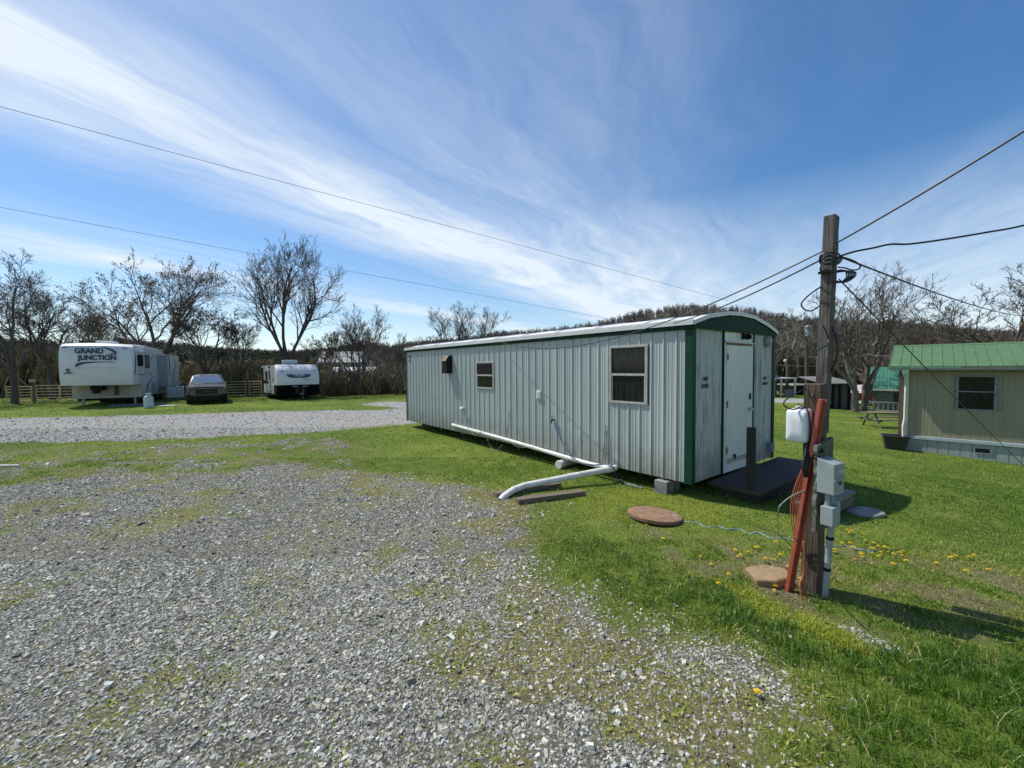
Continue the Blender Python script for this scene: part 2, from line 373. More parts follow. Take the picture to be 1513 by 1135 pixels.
soil = ramp(nz(18, 6, .75), [(.3, (.075, .055, .035)), (.48, (.16, .125, .08)), (.6, (.25, .21, .14)), (.75, (.34, .31, .22))])
vo = nd(nt, 'ShaderNodeTexVoronoi', Scale=46.0); L.new(tcg.outputs['Object'], vo.inputs['Vector'])
vs_ = nd(nt, 'ShaderNodeSeparateColor'); L.new(vo.outputs['Color'], vs_.inputs[0])
stone = ramp(vs_.outputs[0], [(.0, (.11, .11, .10)), (.4, (.21, .212, .19)), (.75, (.31, .31, .28)), (1., (.46, .45, .41))])
vo2 = nd(nt, 'ShaderNodeTexVoronoi', Scale=13.0); L.new(tcg.outputs['Object'], vo2.inputs['Vector'])
stone = mixc(rng(vo.outputs['Distance'], .35, .62, 0, .75), stone, (.085, .078, .066)); stone = mixc(aR.outputs['Fac'], stone, mixc(rng(nz(60, 4, .8), .35, .65), (.25, .245, .235), (.41, .405, .39)))
stone = mixc(rng(nz(.8, 6, .6), .45, .7, 0, .4), stone, (.30, .26, .19))
mossf = nd(nt, 'ShaderNodeMath', operation='MULTIPLY'); L.new(aM.outputs['Fac'], mossf.inputs[0]); L.new(rng(nz(24, 5, .75), .44, .6), mossf.inputs[1])
mossc = mixc(rng(nz(60, 3, .7), .4, .6), (.15, .19, .035), (.36, .36, .08))
hillc = ramp(nz(.05, 9, .8), [(.3, (.06, .048, .038)), (.5, (.10, .08, .06)), (.62, (.14, .105, .08)), (.72, (.10, .10, .05))])
gm_f = nd(nt, 'ShaderNodeMath', operation='ADD'); L.new(aG.outputs['Fac'], gm_f.inputs[0]); q = nd(nt, 'ShaderNodeMath', operation='MULTIPLY_ADD'); L.new(nz(22, 5, .75), q.inputs[0]); q.inputs[1].default_value = 1.1; q.inputs[2].default_value = -.55; L.new(q.outputs[0], gm_f.inputs[1])
col = mixc(aD.outputs['Fac'], grass, soil)
col = mixc(rng(gm_f.outputs[0], .42, .58), col, stone); col = mixc(mossf.outputs[0], col, mossc)
col = mixc(aH.outputs['Fac'], col, hillc)
L.new(col, p.inputs['Base Color']); p.inputs['Roughness'].default_value = .95; p.inputs['Specular IOR Level'].default_value = .15
b1 = nd(nt, 'ShaderNodeBump', Strength=.8, Distance=.02); hh = nd(nt, 'ShaderNodeMath', operation='SUBTRACT'); hh.inputs[0].default_value = 1; L.new(vo.outputs['Distance'], hh.inputs[1]); L.new(hh.outputs[0], b1.inputs['Height'])
b2 = nd(nt, 'ShaderNodeBump', Strength=.9, Distance=.03); L.new(nz(30, 6, .75), b2.inputs['Height']); L.new(b1.outputs[0], b2.inputs['Normal']); L.new(b2.outputs[0], p.inputs['Normal'])
ground = npmesh('ground', V, Fq, gm, smooth_=True); ground['kind'] = 'structure'; ground['label'] = 'lawn and grey gravel lot sloping gently away to the right'
gr_, di_, de_, pa_, ro_, n1_, n2_ = masks(X.ravel(), Y.ravel())
r_ = np.hypot(X.ravel(), Y.ravel())
for nm, arr in (('road', ro_), ('moss', mossfn(X.ravel(), Y.ravel(), pa_, n1_, n2_)), ('gravel', gr_), ('dirt', di_), ('hill', smooth(80, 110, r_) * (Y.ravel() > 0))):
    a = ground.data.attributes.new(nm, 'FLOAT', 'POINT'); a.data.foreach_set('value', arr.astype(np.float32))

# ------------------------------------------------------------------ scatter
rs = np.random.default_rng(5)
def cone(N, y0, y1, pw=1.0, mleft=.6, mright=.6):
    """points in a wedge in front of the camera with a generous margin"""
    y = y0 + (y1 - y0) * rs.random(N) ** (1 / pw)
    h = 1.30 * y + 1.0
    x = (rs.random(N) * 2 - 1) * h; return x, y
STV = np.array([(-1, -1, -1), (1, -1, -1), (1, 1, -1), (-1, 1, -1), (-1, -1, 1), (1, -1, 1), (1, 1, 1), (-1, 1, 1)], float)
STF = np.array([(0, 3, 2, 1), (4, 5, 6, 7), (0, 1, 5, 4), (1, 2, 6, 5), (2, 3, 7, 6), (3, 0, 4, 7)])
def rotm(a, b, c):
    ca, sa, cb, sb, cc, sc_ = np.cos(a), np.sin(a), np.cos(b), np.sin(b), np.cos(c), np.sin(c)
    Rz = np.zeros((len(a), 3, 3)); Rx = Rz.copy(); Ry = Rz.copy()
    Rz[:, 0, 0] = ca; Rz[:, 0, 1] = -sa; Rz[:, 1, 0] = sa; Rz[:, 1, 1] = ca; Rz[:, 2, 2] = 1
    Rx[:, 0, 0] = 1; Rx[:, 1, 1] = cb; Rx[:, 1, 2] = -sb; Rx[:, 2, 1] = sb; Rx[:, 2, 2] = cb
    Ry[:, 1, 1] = 1; Ry[:, 0, 0] = cc; Ry[:, 0, 2] = sc_; Ry[:, 2, 0] = -sc_; Ry[:, 2, 2] = cc
    return Rz @ Rx @ Ry
SX = []; SS = []
for N, y0, y1, pw, sz in ((90000, 1.2, 3.6, 1.6, .0042), (30000, 3.4, 7, 1.2, .006), (100000, 1.2, 4.2, 1.8, .0090), (75000, 4.0, 8.5, 1.5, .0115), (45000, 8.2, 14, 1.2, .016), (22000, 14, 26, 1.2, .02)):
    x, y = cone(N, y0, y1, pw); g, d, de, pa, ro, a1, a2 = masks(x, y)
    keep = rs.random(N) < np.clip(g * 1.6 - .3, .34 * smooth(.1, .9, pa) + .03 * (pa > .01), 1) * (1 - .3 * d)
    x = x[keep]; y = y[keep]; SX.append(np.stack([x, y], 1)); SS.append(sz * np.exp(rs.normal(0, .33, len(x))))
P = np.concatenate(SX); S = np.concatenate(SS); N = len(P)
zz_ = terr(P[:, 0], P[:, 1]) - S * .25
A = rotm(rs.random(N) * 6.28, rs.normal(0, .38, N), rs.normal(0, .38, N))
base = STV[None] * (1 + rs.uniform(-.5, .12, (N, 8, 3)))
base[:, 4:, :2] *= rs.uniform(.45, .95, (N, 1, 1))
dim = np.stack([S * rs.uniform(.95, 1.5, N), S * rs.uniform(.65, 1.0, N), S * rs.uniform(.38, .75, N)], 1)
vv_ = np.einsum('nij,nkj->nki', A, base * dim[:, None, :]) + np.stack([P[:, 0], P[:, 1], zz_ + dim[:, 2] * .55], 1)[:, None, :]
ff_ = (STF[None] + (np.arange(N) * 8)[:, None, None]).reshape(-1, 4)
v_ = np.clip(rs.normal(.35, .13, N), .08, .72)[:, None]
warmc = np.where(rs.random(N)[:, None] < .22, np.array([[1.12, 1.0, .78]]), np.array([[1.0, 1.01, .90]]))
ro_s = masks(P[:, 0], P[:, 1])[4][:, None]; cs = v_ * warmc * (1 + ro_s * np.array([[.12, .13, .13]]))
gmx = attrmat('crushed_limestone', .85, .3, noise=60)
tag(npmesh('gravel', vv_.reshape(-1, 3), ff_, gmx, np.repeat(cs, 6, 0)), 'loose angular grey crushed limestone covering the lot', 'gravel', kind='stuff')
print('stones', N)
# grass blades
def blades(x, y, hgt, wid, lean=.5):
    N = len(x); z = terr(x, y) - .004; a = rs.random(N) * 6.283; l = np.abs(rs.normal(0, lean, N)); b = rs.random(N) * 6.283
    wx = np.cos(a) * wid; wy = np.sin(a) * wid; dx = np.cos(b) * l * hgt; dy = np.sin(b) * l * hgt
    V = np.empty((N, 5, 3)); hz = hgt / np.sqrt(1 + l * l)
    V[:, 0] = np.stack([x - wx, y - wy, z], 1); V[:, 1] = np.stack([x + wx, y + wy, z], 1)
    V[:, 2] = np.stack([x + wx * .8 + dx * .35, y + wy * .8 + dy * .35, z + hz * .6], 1); V[:, 3] = np.stack([x - wx * .8 + dx * .35, y - wy * .8 + dy * .35, z + hz * .6], 1)
    V[:, 4] = np.stack([x + dx, y + dy, z + hz * .95], 1)
    i = (np.arange(N) * 5)[:, None]
    F3 = np.concatenate([i + np.array([[0, 1, 2]]), i + np.array([[0, 2, 3]]), i + np.array([[3, 2, 4]])], 1).reshape(-1, 3)
    return V.reshape(-1, 3), F3
VV = []; FF = []; CC = []; o_ = 0
for N, y0, y1, pw, hg, wd in ((260000, 1.2, 4.6, 1.7, .042, .0022), (230000, 4.4, 9, 1.5, .038, .0036), (130000, 8.8, 17, 1.3, .036, .007), (90000, 16, 36, 1.1, .045, .013)):
    x, y = cone(N, y0, y1, pw)
    # clump
    cxn = fbm(x * 9, y * 9, 77, 2); g, d, de, pa, ro, a1, a2 = masks(x, y)
    dens = (1 - g) ** 1.3 * (1 - .72 * d * (pa < .5)) * (.22 + 1.05 * smooth(.35, .62, cxn))
    dens = np.where(pa > .5, dens * .40, dens)
    dens = np.where(ro > .5, dens * .35, dens)
    keep = rs.random(N) < dens; x = x[keep]; y = y[keep]; de = de[keep]; d = d[keep]; g = g[keep]; pa = pa[keep]; a1 = a1[keep]; n2k = a2[keep]
    k = len(x); h = hg * np.exp(rs.normal(0, .35, k)) * (.6 + .75 * de + .25 * a1) * (1 - .45 * d) * (1 - .4 * (pa > .4))
    v3, f3 = blades(x, y, h, wd * np.exp(rs.normal(0, .25, k)), .75)
    dry = rs.random(k); n3 = fbm(x * .7, y * .7, 88, 3)
    c_a = np.array([.06, .155, .012]); c_b = np.array([.27, .37, .045]); c_d = np.array([.52, .47, .22])
    t = np.clip(rs.normal(.38, .2, k) + (n3 - .5) * 1.3 - .25 * de + .5 * d + .35 * (pa > .3), 0, 1)[:, None]
    c = c_a * (1 - t) + c_b * t; isd = (dry < .07 + .5 * d + .10 * (n3 > .5))[:, None]; c = np.where(isd, c_d * rs.uniform(.6, 1.2, (k, 1)), c)
    my = ((d > .15) & (pa < .5) & (rs.random(k) < .4)) | (mossfn(x, y, pa, a1, n2k) > .4) & (pa < .5); c = np.where(my[:, None], np.array([.40, .45, .045]) * rs.uniform(.6, 1.2, (k, 1)), c)
    VV.append(v3); FF.append(f3 + o_); o_ += len(v3); CC.append(np.repeat(c, 3, 0))
# low yellow-green weeds (moss, speedwell) in the gravel: short fat leaves in clumps
for N, y0, y1, pw in ((190000, 1.2, 8, 1.5), (70000, 8, 16, 1.3)):
    x, y = cone(N, y0, y1, pw); g, d, de, pa, ro, a1, a2 = masks(x, y)
    mo = mossfn(x, y, pa, a1, a2); cl_ = smooth(.47, .64, fbm(x * 6, y * 6, 99, 3)) * (.16 + .84 * mo); side = smooth(-3.5, .5, x)
    keep = rs.random(N) < np.where(pa > .1, cl_ * (.6 + .4 * side), mo * .9); x = x[keep]; y = y[keep]; k = len(x); sz = 1 + (y > 8) * .8
    v3, f3 = blades(x, y, .016 * sz * np.exp(rs.normal(0, .3, k)), .0045 * sz * np.exp(rs.normal(0, .3, k)), 1.2)
    v3[:, 2] += .009
    t = rs.random((k, 1)) * .9 + .1; c = np.array([.18, .25, .03]) * (1 - t) + np.array([.44, .44, .08]) * t
    VV.append(v3); FF.append(f3 + o_); o_ += len(v3); CC.append(np.repeat(c, 3, 0))
gmat = attrmat('grass_blade', .5, .35, .25)
tag(npmesh('grass', np.concatenate(VV), np.concatenate(FF), gmat, np.concatenate(CC)), 'short spring grass and low yellow-green weeds', 'grass', kind='stuff')
print('grass tris', sum(len(f) for f in FF))
# fallen leaves and dry bits
N = 9000; x, y = cone(N, 1.3, 9, 1.5); g, d, de, pa, ro, a1, a2 = masks(x, y)
keep = rs.random(N) < (.15 + .85 * d) * (1 - .8 * g) * (x > -3); x = x[keep]; y = y[keep]; k = len(x)
A = rotm(rs.random(k) * 6.28, rs.normal(0, .5, k), rs.normal(0, .5, k)); sq = np.array([(-1, -.5, 0), (0, -.7, .15), (1.1, 0, 0), (0, .7, .2)], float)
vv_ = np.einsum('nij,kj->nki', A, sq) * (rs.uniform(.005, .013, k))[:, None, None] + np.stack([x, y, terr(x, y) + .025], 1)[:, None, :]
tag(npmesh('leaf_litter', vv_.reshape(-1, 3), np.arange(k * 4).reshape(-1, 4), gmat, np.array([.30, .22, .13]) * rs.uniform(.5, 1.5, (k, 1))), 'scattered dry leaf bits on the lawn', 'leaf litter', kind='stuff')
# ================================================================== foreground: site trailer
SIDING = (.42, .49, .50)
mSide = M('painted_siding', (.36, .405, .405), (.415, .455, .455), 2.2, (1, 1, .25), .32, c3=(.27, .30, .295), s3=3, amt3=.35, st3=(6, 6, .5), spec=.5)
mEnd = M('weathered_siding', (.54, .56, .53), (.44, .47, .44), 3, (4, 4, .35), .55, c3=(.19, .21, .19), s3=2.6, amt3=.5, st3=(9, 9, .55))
mGreen = M('green_trim', (.007, .042, .024), (.010, .055, .032), 6, rough=.5, spec=.15, c3=(.02, .065, .045), amt3=.25)
mGreenD = M('green_gable', (.007, .035, .024), (.012, .045, .032), 5, (1, 1, 1), .6, spec=.1)
def grime(m, z0, z1, colr, amt=.8, scl=5.):
    nt = m.node_tree; L = nt.links; p = nt.nodes['Principled BSDF']; src = p.inputs['Base Color'].links[0].from_socket
    tc = nd(nt, 'ShaderNodeTexCoord'); sp = nd(nt, 'ShaderNodeSeparateXYZ'); L.new(tc.outputs['Object'], sp.inputs[0]); nz_ = nd(nt, 'ShaderNodeTexNoise', Scale=scl, Detail=6, Roughness=.7); L.new(tc.outputs['Object'], nz_.inputs[0])
    a = nd(nt, 'ShaderNodeMath', operation='MULTIPLY_ADD'); L.new(nz_.outputs['Fac'], a.inputs[0]); a.inputs[1].default_value = -(z1 - z0) * 2.2; L.new(sp.outputs[2], a.inputs[2])
    r = nd(nt, 'ShaderNodeMapRange'); L.new(a.outputs[0], r.inputs[0]); r.inputs[1].default_value = z1 - (z1 - z0) * 1.1; r.inputs[2].default_value = z0 - (z1 - z0) * 1.1; r.inputs[3].default_value = 0; r.inputs[4].default_value = amt
    x = nd(nt, 'ShaderNodeMix', data_type='RGBA'); L.new(r.outputs[0], x.inputs[0]); L.new(src, x.inputs[6]); x.inputs[7].default_value = c4(colr); L.new(x.outputs[2], p.inputs['Base Color'])
grime(mSide, .2, .75, (.20, .19, .14), .65); grime(mEnd, .2, .8, (.18, .18, .14), .7)
mWhiteM = M('white_metal', (.66, .67, .66), (.56, .57, .56), 8, rough=.35, c3=(.4, .4, .38), amt3=.3, s3=5)
mRoof = M('roof_metal', (.80, .80, .79), (.74, .74, .73), 3, (3, .6, 3), .3, c3=(.6, .6, .58), amt3=.35)
mDoor = M('door_paint', (.70, .71, .66), (.62, .64, .59), 2, (1, 1, .4), .45, c3=(.36, .38, .36), s3=4, amt3=.3, st3=(5, 5, .6))
mFrame = M('aluminium', (.46, .46, .44), (.36, .36, .34), 10, rough=.4, metal=.3)
mGlass = M('window_glass', (.004, .006, .007), (.022, .026, .026), 5, (5, 5, .6), .08, spec=.25); mBlack = M('black_plastic', (.012, .012, .013), rough=.55, spec=.2); mDark = M('dark_void', (.02, .02, .02), rough=.9)  # glass streaks painted in for faint curtains and reflections
mPVC = M('white_pvc', (.72, .72, .69), (.58, .57, .53), 6, rough=.35, c3=(.32, .30, .25), s3=9, amt3=.35)
mSteelD = M('dark_steel', (.05, .05, .05), (.09, .07, .05), 12, rough=.6)
mConc = M('concrete', (.30, .29, .27), (.20, .19, .18), 9, rough=.9, bump=.5, bscale=60)
mPorch = M('porch_board', (.055, .042, .036), (.035, .028, .026), 6, (1, 6, 1), .85, bump=.3)
mWood = M('weathered_wood', (.155, .142, .125), (.045, .04, .035), 9, (9, 9, .35), .9, bump=.8, bscale=14, c3=(.05, .045, .04), s3=6, amt3=.35, st3=(9, 9, .4))
mWoodB = M('brown_post_wood', (.125, .092, .062), (.038, .028, .02), 8, (9, 9, .35), .9, bump=.8, bscale=14, c3=(.28, .25, .20), s3=5, amt3=.3, st3=(9, 9, .5))
mTimber = M('old_timber', (.20, .16, .12), (.09, .07, .055), 9, (.8, 8, 8), .9, bump=.7, bscale=16)

TA = R(38.0); TO = Vector((2.60, 6.02, 0.0))
d2 = Vector((math.cos(TA), math.sin(TA), 0)); d1 = Vector((-math.sin(TA), math.cos(TA), 0))
def onside(px, py, off=0.):   # pixel -> local (y, z) on side wall plane x=-off
    d = ray(px, py); q = TO - d2 * off; k = (q - CAM).dot(d2) / d.dot(d2); P_ = CAM + d * k - TO; return P_.dot(d1), P_.z
def onend(px, py, off=0.):
    d = ray(px, py); q = TO - d1 * off; k = (q - CAM).dot(d1) / d.dot(d1); P_ = CAM + d * k - TO; return P_.dot(d2), P_.z
def loc2w(x, y, z=0.): return TO + d2 * x + d1 * y + Vector((0, 0, z))
TW, TL, Z0, Z1 = 2.92, 9.9, .22, 2.53
trailer = thing('office_trailer', 'long pale grey-green corrugated metal trailer with dark green corner trim and a white end door', 'trailer', TO, TA)
def rib_profile(L0, L1, pitch=.213, ph=.0):
    pts = []; y = L0; k = 0
    while y < L1 - .001:
        e = min(y + pitch, L1)
        for dy, dx in ((0, 0), (.036, 0), (.042, .0045), (.048, .0045), (.062, 0), (.092, 0), (.098, .0045), (.104, .0045), (.118, 0), (.158, 0), (.166, .018), (.176, .018), (.204, 0)):
            if y + dy < e - 1e-4: pts.append((y + dy, dx))
        y += pitch
    pts.append((L1, 0)); return pts
def ribwall(parent, name, m, L0, L1, z0, z1, plane, openings=()):
    """corrugated sheet; plane 'x-' (along y, facing -x) or 'y-' (along x, facing -y), sheet thickness .02"""
    mb = MB(); pr = rib_profile(L0, L1)
    lo = []; 
    for (a, da), (b_, db) in zip(pr[:-1], pr[1:]):
        segs = [(z0, z1)]
        for (o0, o1, q0, q1) in openings:
            if b_ > o0 and a < o1:
                ns = []
                for s0, s1 in segs:
                    if s0 < q0: ns.append((s0, min(q0, s1)))
                    if s1 > q1: ns.append((max(q1, s0), s1))
                segs = ns
        for s0, s1 in segs:
            vs = [(a, da, s0), (b_, db, s0), (b_, db, s1), (a, da, s1)]
            out = [(-v[1], v[0], v[2]) if plane == 'x-' else (v[0], -v[1], v[2]) if plane == 'y-' else (TW + v[1], v[0], v[2]) if plane == 'x+' else (v[0], TL + v[1], v[2]) for v in vs]
            mb.add(out, [(0, 1, 2, 3)])
    return mb.build(name, m, parent)
w1 = (onside(957, 509)[0], onside(901.6, 512)[0], 1.325, 2.29)          # big window  y0,y1,z0,z1
a0 = onside(729.5, 536); a1_ = onside(703, 573)
zA = (onside(704.5, 535)[1] + onside(729.5, 534.5)[1]) / 2; zB = (onside(704.5, 573.5)[1] + onside(729.5, 575.5)[1]) / 2
w2 = (onside(730, 560)[0], onside(704.5, 560)[0], zB, zA)
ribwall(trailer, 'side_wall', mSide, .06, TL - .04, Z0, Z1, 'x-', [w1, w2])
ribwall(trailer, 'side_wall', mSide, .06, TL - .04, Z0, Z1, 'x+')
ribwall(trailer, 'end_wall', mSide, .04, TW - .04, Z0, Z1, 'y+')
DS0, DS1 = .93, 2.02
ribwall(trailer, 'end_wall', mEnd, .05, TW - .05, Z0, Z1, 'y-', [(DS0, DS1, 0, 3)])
# core so no light leaks
mb = MB(); mb.b(.03, TW - .03, .05, TL - .03, Z0 + .02, Z1 + .02); mb.build('wall_core', mDark, trailer)
# corner trims
for x0, x1, y0, y1 in ((-.022, .075, -.026, .095), (TW - .075, TW + .022, -.026, .06), (-.022, .05, TL - .06, TL + .02), (TW - .05, TW + .022, TL - .06, TL + .02)):
    mb = MB(); cx = 0 if x0 < 1 else TW
    if x0 < 1: mb.b(x0, x0 + .012, y0, y1, Z0 - .01, Z1); 
    else: mb.b(x1 - .012, x1, y0, y1, Z0 - .01, Z1)
    if y0 < 1: mb.b(x0 + .012 if x0 < 1 else x0, x1 if x0 < 1 else x1 - .012, y0, y0 + .012, Z0 - .01, Z1)
    else: mb.b(x0 + .012 if x0 < 1 else x0, x1 if x0 < 1 else x1 - .012, y1 - .012, y1, Z0 - .01, Z1)
    mb.build('corner_trim', mGreen, trailer)
# roof arch
arch = [(-.05, 2.575), (.02, 2.60), (.4, 2.70), (1.0, 2.785), (1.46, 2.805), (1.95, 2.785), (2.5, 2.69), (2.9, 2.59), (TW + .05, 2.555)]
mb = MB(); secs = []
for y in (-.05, TL + .04):
    secs.append([(x, y, z) for x, z in arch] + [(x, y, z - .012) for x, z in reversed(arch)])
mb.loft(secs)
for y in np.arange(.9, TL, 1.05): # roof seams
    mb.loft([[(x, yy, z + .001) for x, z in arch] + [(x, yy, z + .014) for x, z in reversed(arch)] for yy in (y, y + .03)])
roof = mb.build('roof', mRoof, trailer)
mb = MB(); mb.b(-.065, -.05, -.05, TL + .04, 2.535, 2.60); mb.b(TW + .05, TW + .065, -.05, TL + .04, 2.51, 2.58); mb.b(-.056, -.04, -.05, TL + .04, 2.60, 2.618)
mb.build('drip_edge', mWhiteM, trailer)
for y0, y1 in ((-.062, -.050), (TL + .04, TL + .052)):
    mb = MB(); mb.loft([[(x, y, z + .016) for x, z in arch] + [(x, y, z - .045) for x, z in reversed(arch)] for y in (y0, y1)]); t_ = mb.build('roof_edge_trim', mWhiteM, trailer)
    if y0 < 0:
        s0_ = MB().cyl((0, -.004, 0), (0, 0, 0), .006, 6).build('screw', mSteelD, t_)
        for i_, q in enumerate(np.linspace(.1, 2.85, 18)):
            z = np.interp(q, [a[0] for a in arch], [a[1] for a in arch]); s_ = s0_ if i_ == 0 else s0_.copy()
            if i_: C.objects.link(s_); s_.parent = t_
            s_.location = (q, y0, z - .014)
mb = MB(); g_ = [(-.02, 2.50)] + [(x, z - .03) for x, z in arch[1:-1]] + [(TW + .02, 2.50)]
mb.prism(g_, -.035, -.01, 'y'); mb.build('gable_panel', mGreenD, trailer); MB().prism(g_, TL - .01, TL + .03, 'y').build('gable_panel', mGreenD, trailer)
mb = MB(); mb.b(-.02, TW + .02, -.048, -.035, 2.485, 2.525); mb.b(-.034, -.022, -.03, TL, 2.47, 2.53); mb.b(TW + .022, TW + .034, -.03, TL, 2.47, 2.53); mb.build('eave_band', mGreenD, trailer)
# skid / underframe
mb = MB(); mb.b(.5, .62, .3, TL - .3, .06, .215); mb.b(TW - .62, TW - .5, .3, TL - .3, .06, .215)
for y in np.arange(.4, TL - .2, 1.2): mb.b(.02, TW - .02, y, y + .08, .14, .218)
mb.build('underframe', mSteelD, trailer)
# windows
def window(parent, y0, y1, z0, z1, fw=.038):
    f = MB(); x = -.024
    f.b(x, .02, y0 - .012, y0 + fw, z0, z1); f.b(x, .02, y1 - fw, y1 + .012, z0, z1)
    f.b(x, .02, y0 + fw, y1 - fw, z1 - fw, z1); f.b(x - .004, .02, y0 + fw, y1 - fw, z0, z0 + fw)
    zm = (z0 + z1) / 2; f.b(x + .004, .02, y0 + fw, y1 - fw, zm - .02, zm + .018)
    f.b(x + .012, .02, y0 + fw, y0 + fw + .02, z0 + fw, zm - .02); f.b(x + .012, .02, y1 - fw - .02, y1 - fw, z0 + fw, zm - .02)
    fo = f.build('window', mFrame, parent, bevel=.004)
    MB().b(.0, .008, y0 + fw, y1 - fw, zm + .018, z1 - fw).build('pane', mGlass, fo)
    MB().b(.006, .014, y0 + fw + .02, y1 - fw - .02, z0 + fw, zm - .02).build('pane', mGlass, fo)
window(trailer, *w1); window(trailer, *w2, fw=.034)
# door
zD0, zD1 = .37, 2.275
mb = MB(); mb.b(DS0, DS1, .0, .05, Z0, Z1); mb.b(DS0 + .02, DS1 - .02, -.014, 0, zD1 + .05, Z1 - .03); mb.b(DS0 + .02, DS1 - .02, -.02, 0, Z0 + .0, zD0 - .02)
mb.b(DS0 + .02, DS0 + .075, -.022, 0, zD0 - .02, zD1 + .05); mb.b(DS1 - .095, DS1 - .03, -.022, 0, zD0 - .02, zD1 + .05)
df = mb.build('door_frame', mDoor, trailer)
mb = MB(); mb.b(DS0 - .014, DS0 + .018, -.024, .0, Z0, Z1 - .03); mb.b(DS1 - .028, DS1 + .03, -.024, 0, Z0, Z1 - .03); mb.build('door_edge_trim', mGreenD, trailer)
dr = MB().b(DS0 + .08, DS1 - .1, -.032, -.002, zD0, zD1).build('door', mDoor, trailer, bevel=.004)
MB().b(DS0 + .02, DS1 - .02, -.05, -.014, zD1 + .035, zD1 + .055).build('drip_cap', mFrame, trailer)
MB().b(DS0 + .09, DS1 - .1, -.036, -.024, zD1 - .0, zD1 + .03).build('rusty_header', M('rust_strip', (.24, .17, .09), (.12, .08, .05), 14, rough=.8), trailer)
for z in (2.08, 1.32, .58): MB().b(DS0 + .085, DS0 + .125, -.040, -.030, z - .055, z + .055).build('hinge', mSteelD, dr, bevel=.003)
mb = MB().b(DS1 - .195, DS1 - .125, -.042, -.032, 1.36, 1.47); mb.cyl((DS1 - .16, -.05, 1.415), (DS1 - .16, -.042, 1.415), .02, 12); mb.build('lock', mSteelD, dr)
mb = MB(); mb.cyl((DS1 - .15, -.085, 1.2), (DS1 - .15, -.032, 1.2), .022, 12); mb.tube([(DS1 - .15, -.085, 1.2), (DS1 - .20, -.09, 1.197), (DS1 - .28, -.085, 1.185)], [.014, .012, .009], 8); mb.cyl((DS1 - .15, -.036, 1.2), (DS1 - .15, -.032, 1.2), .036, 14); mb.b(DS1 - .14, DS1 - .07, -.045, -.034, 1.185, 1.215)
mb.build('door_handle', M('chrome', (.5, .5, .5), rough=.25, metal=.9), dr, sm=True)
mb = MB(); mb.cyl((DS0 + .36, -.06, .47), (DS0 + .36, -.032, .47), .025, 10); mb.tube([(DS0 + .36, -.045, .47), (DS0 + .35, -.06, .44), (DS0 + .34, -.06, .42)], .012, 6); mb.build('door_stop', mBlack, dr)
mb = MB(); mb.b(DS0 + .09, DS1 - .1, -.044, -.034, .425, .435); mb.b(DS0 + .09, DS1 - .1, -.046, -.034, .39, .4); mb.build('door_sweep', mSteelD, dr)
# twin black hoods over door
for s in (1.60, 1.78):
    mb = MB(); z = 2.435; mb.add([(s - .045, -.016, z - .06), (s - .045, -.016, z + .06), (s + .03, -.016, z + .05), (s + .03, -.016, z - .05), (s - .045, -.10, z - .045), (s - .045, -.10, z + .02), (s + .045, -.016, z + .0), (s + .03, -.07, z)],
                                 [(0, 1, 2, 6, 3), (0, 4, 5, 1), (1, 5, 7, 2), (0, 3, 7, 4), (4, 7, 5), (2, 7, 6), (3, 6, 7)]); mb.build('vent_hood', mBlack, trailer)
s_l, z_l = onend(1130.5, 505)
mb = MB(); mb.lathe([(.05, 0), (.075, .02), (.07, .07), (.04, .10), (.0, .105)], n=16); o = mb.build('porch_light', M('frosted_lamp', (.30, .30, .28), rough=.35), trailer, sm=True); o.location = (s_l, -.004, z_l); o.rotation_euler = (R(90), 0, 0); o.scale = (1, 1.35, 1)
s_b, z_b = onend(1134, 660)
mb = MB().b(s_b - .06, s_b + .06, -.10, -.003, z_b - .085, z_b + .085); mb.cyl((s_b, -.05, z_b - .085), (s_b, -.05, Z0), .008, 6); mb.build('outlet_box', M('grey_box', (.17, .23, .26), rough=.45), trailer, bevel=.005)
mStencil = M('stencil_paint', (.02, .022, .024), rough=.8)
s_t, z_t = onend(1041, 560); text('NO', .082, mStencil, trailer, (s_t, -.0225, z_t), (R(90), 0, 0), ext=.001, off=.004); text('LOAD', .076, mStencil, trailer, (s_t - .012, -.0225, z_t - .105), (R(90), 0, 0), ext=.001, off=.004)
s_t, z_t = onend(1129, 559); text('NO', .075, mStencil, trailer, (s_t, -.0225, z_t), (R(90), 0, 0), ext=.001, off=.004); text('LOAD', .07, mStencil, trailer, (s_t, -.0225, z_t - .095), (R(90), 0, 0), ext=.001, off=.004)
y_t, z_t = onside(606, 527.5); text('NO', .1, mStencil, trailer, (-.024, y_t, z_t), (R(90), 0, R(-90)), ext=.001, off=.005); text('LO', .09, mStencil, trailer, (-.024, y_t, z_t - .13), (R(90), 0, R(-90)), ext=.001, off=.005)
# side fittings
y0, z0 = onside(665, 539.5)
mb = MB(); mb.prism([(0, z0 - .23), (0, z0 + .27), (-.10, z0 + .25), (-.19, z0 + .10), (-.19, z0 - .23)], y0 - .13, y0 + .13, 'y'); hd = mb.build('exhaust_hood', mBlack, trailer, bevel=.006)
MB().prism([(-.11, z0 + .262), (-.205, z0 + .115), (-.205, z0 + .105), (-.10, z0 + .255)], y0 - .12, y0 + .12, 'y').build('hood_cap', M('brown_cap', (.22, .15, .11), rough=.7), hd)
y0, z0 = onside(684.5, 603.5); mb = MB(); mb.cyl((-.10, y0, z0), (0, y0, z0), .035, 14); mb.cyl((-.03, y0, z0), (-.02, y0, z0), .055, 14); mb.tube([(-.09, y0, z0), (-.10, y0 - .07, z0), (-.10, y0 - .12, z0)], .03, 10); mb.build('vent_stub', mWhiteM, trailer, sm=True)
y0, z0 = onside(797.5, 583.5); mb = MB().b(-.03, 0, y0 - .075, y0 + .075, z0 - .09, z0 + .09); 
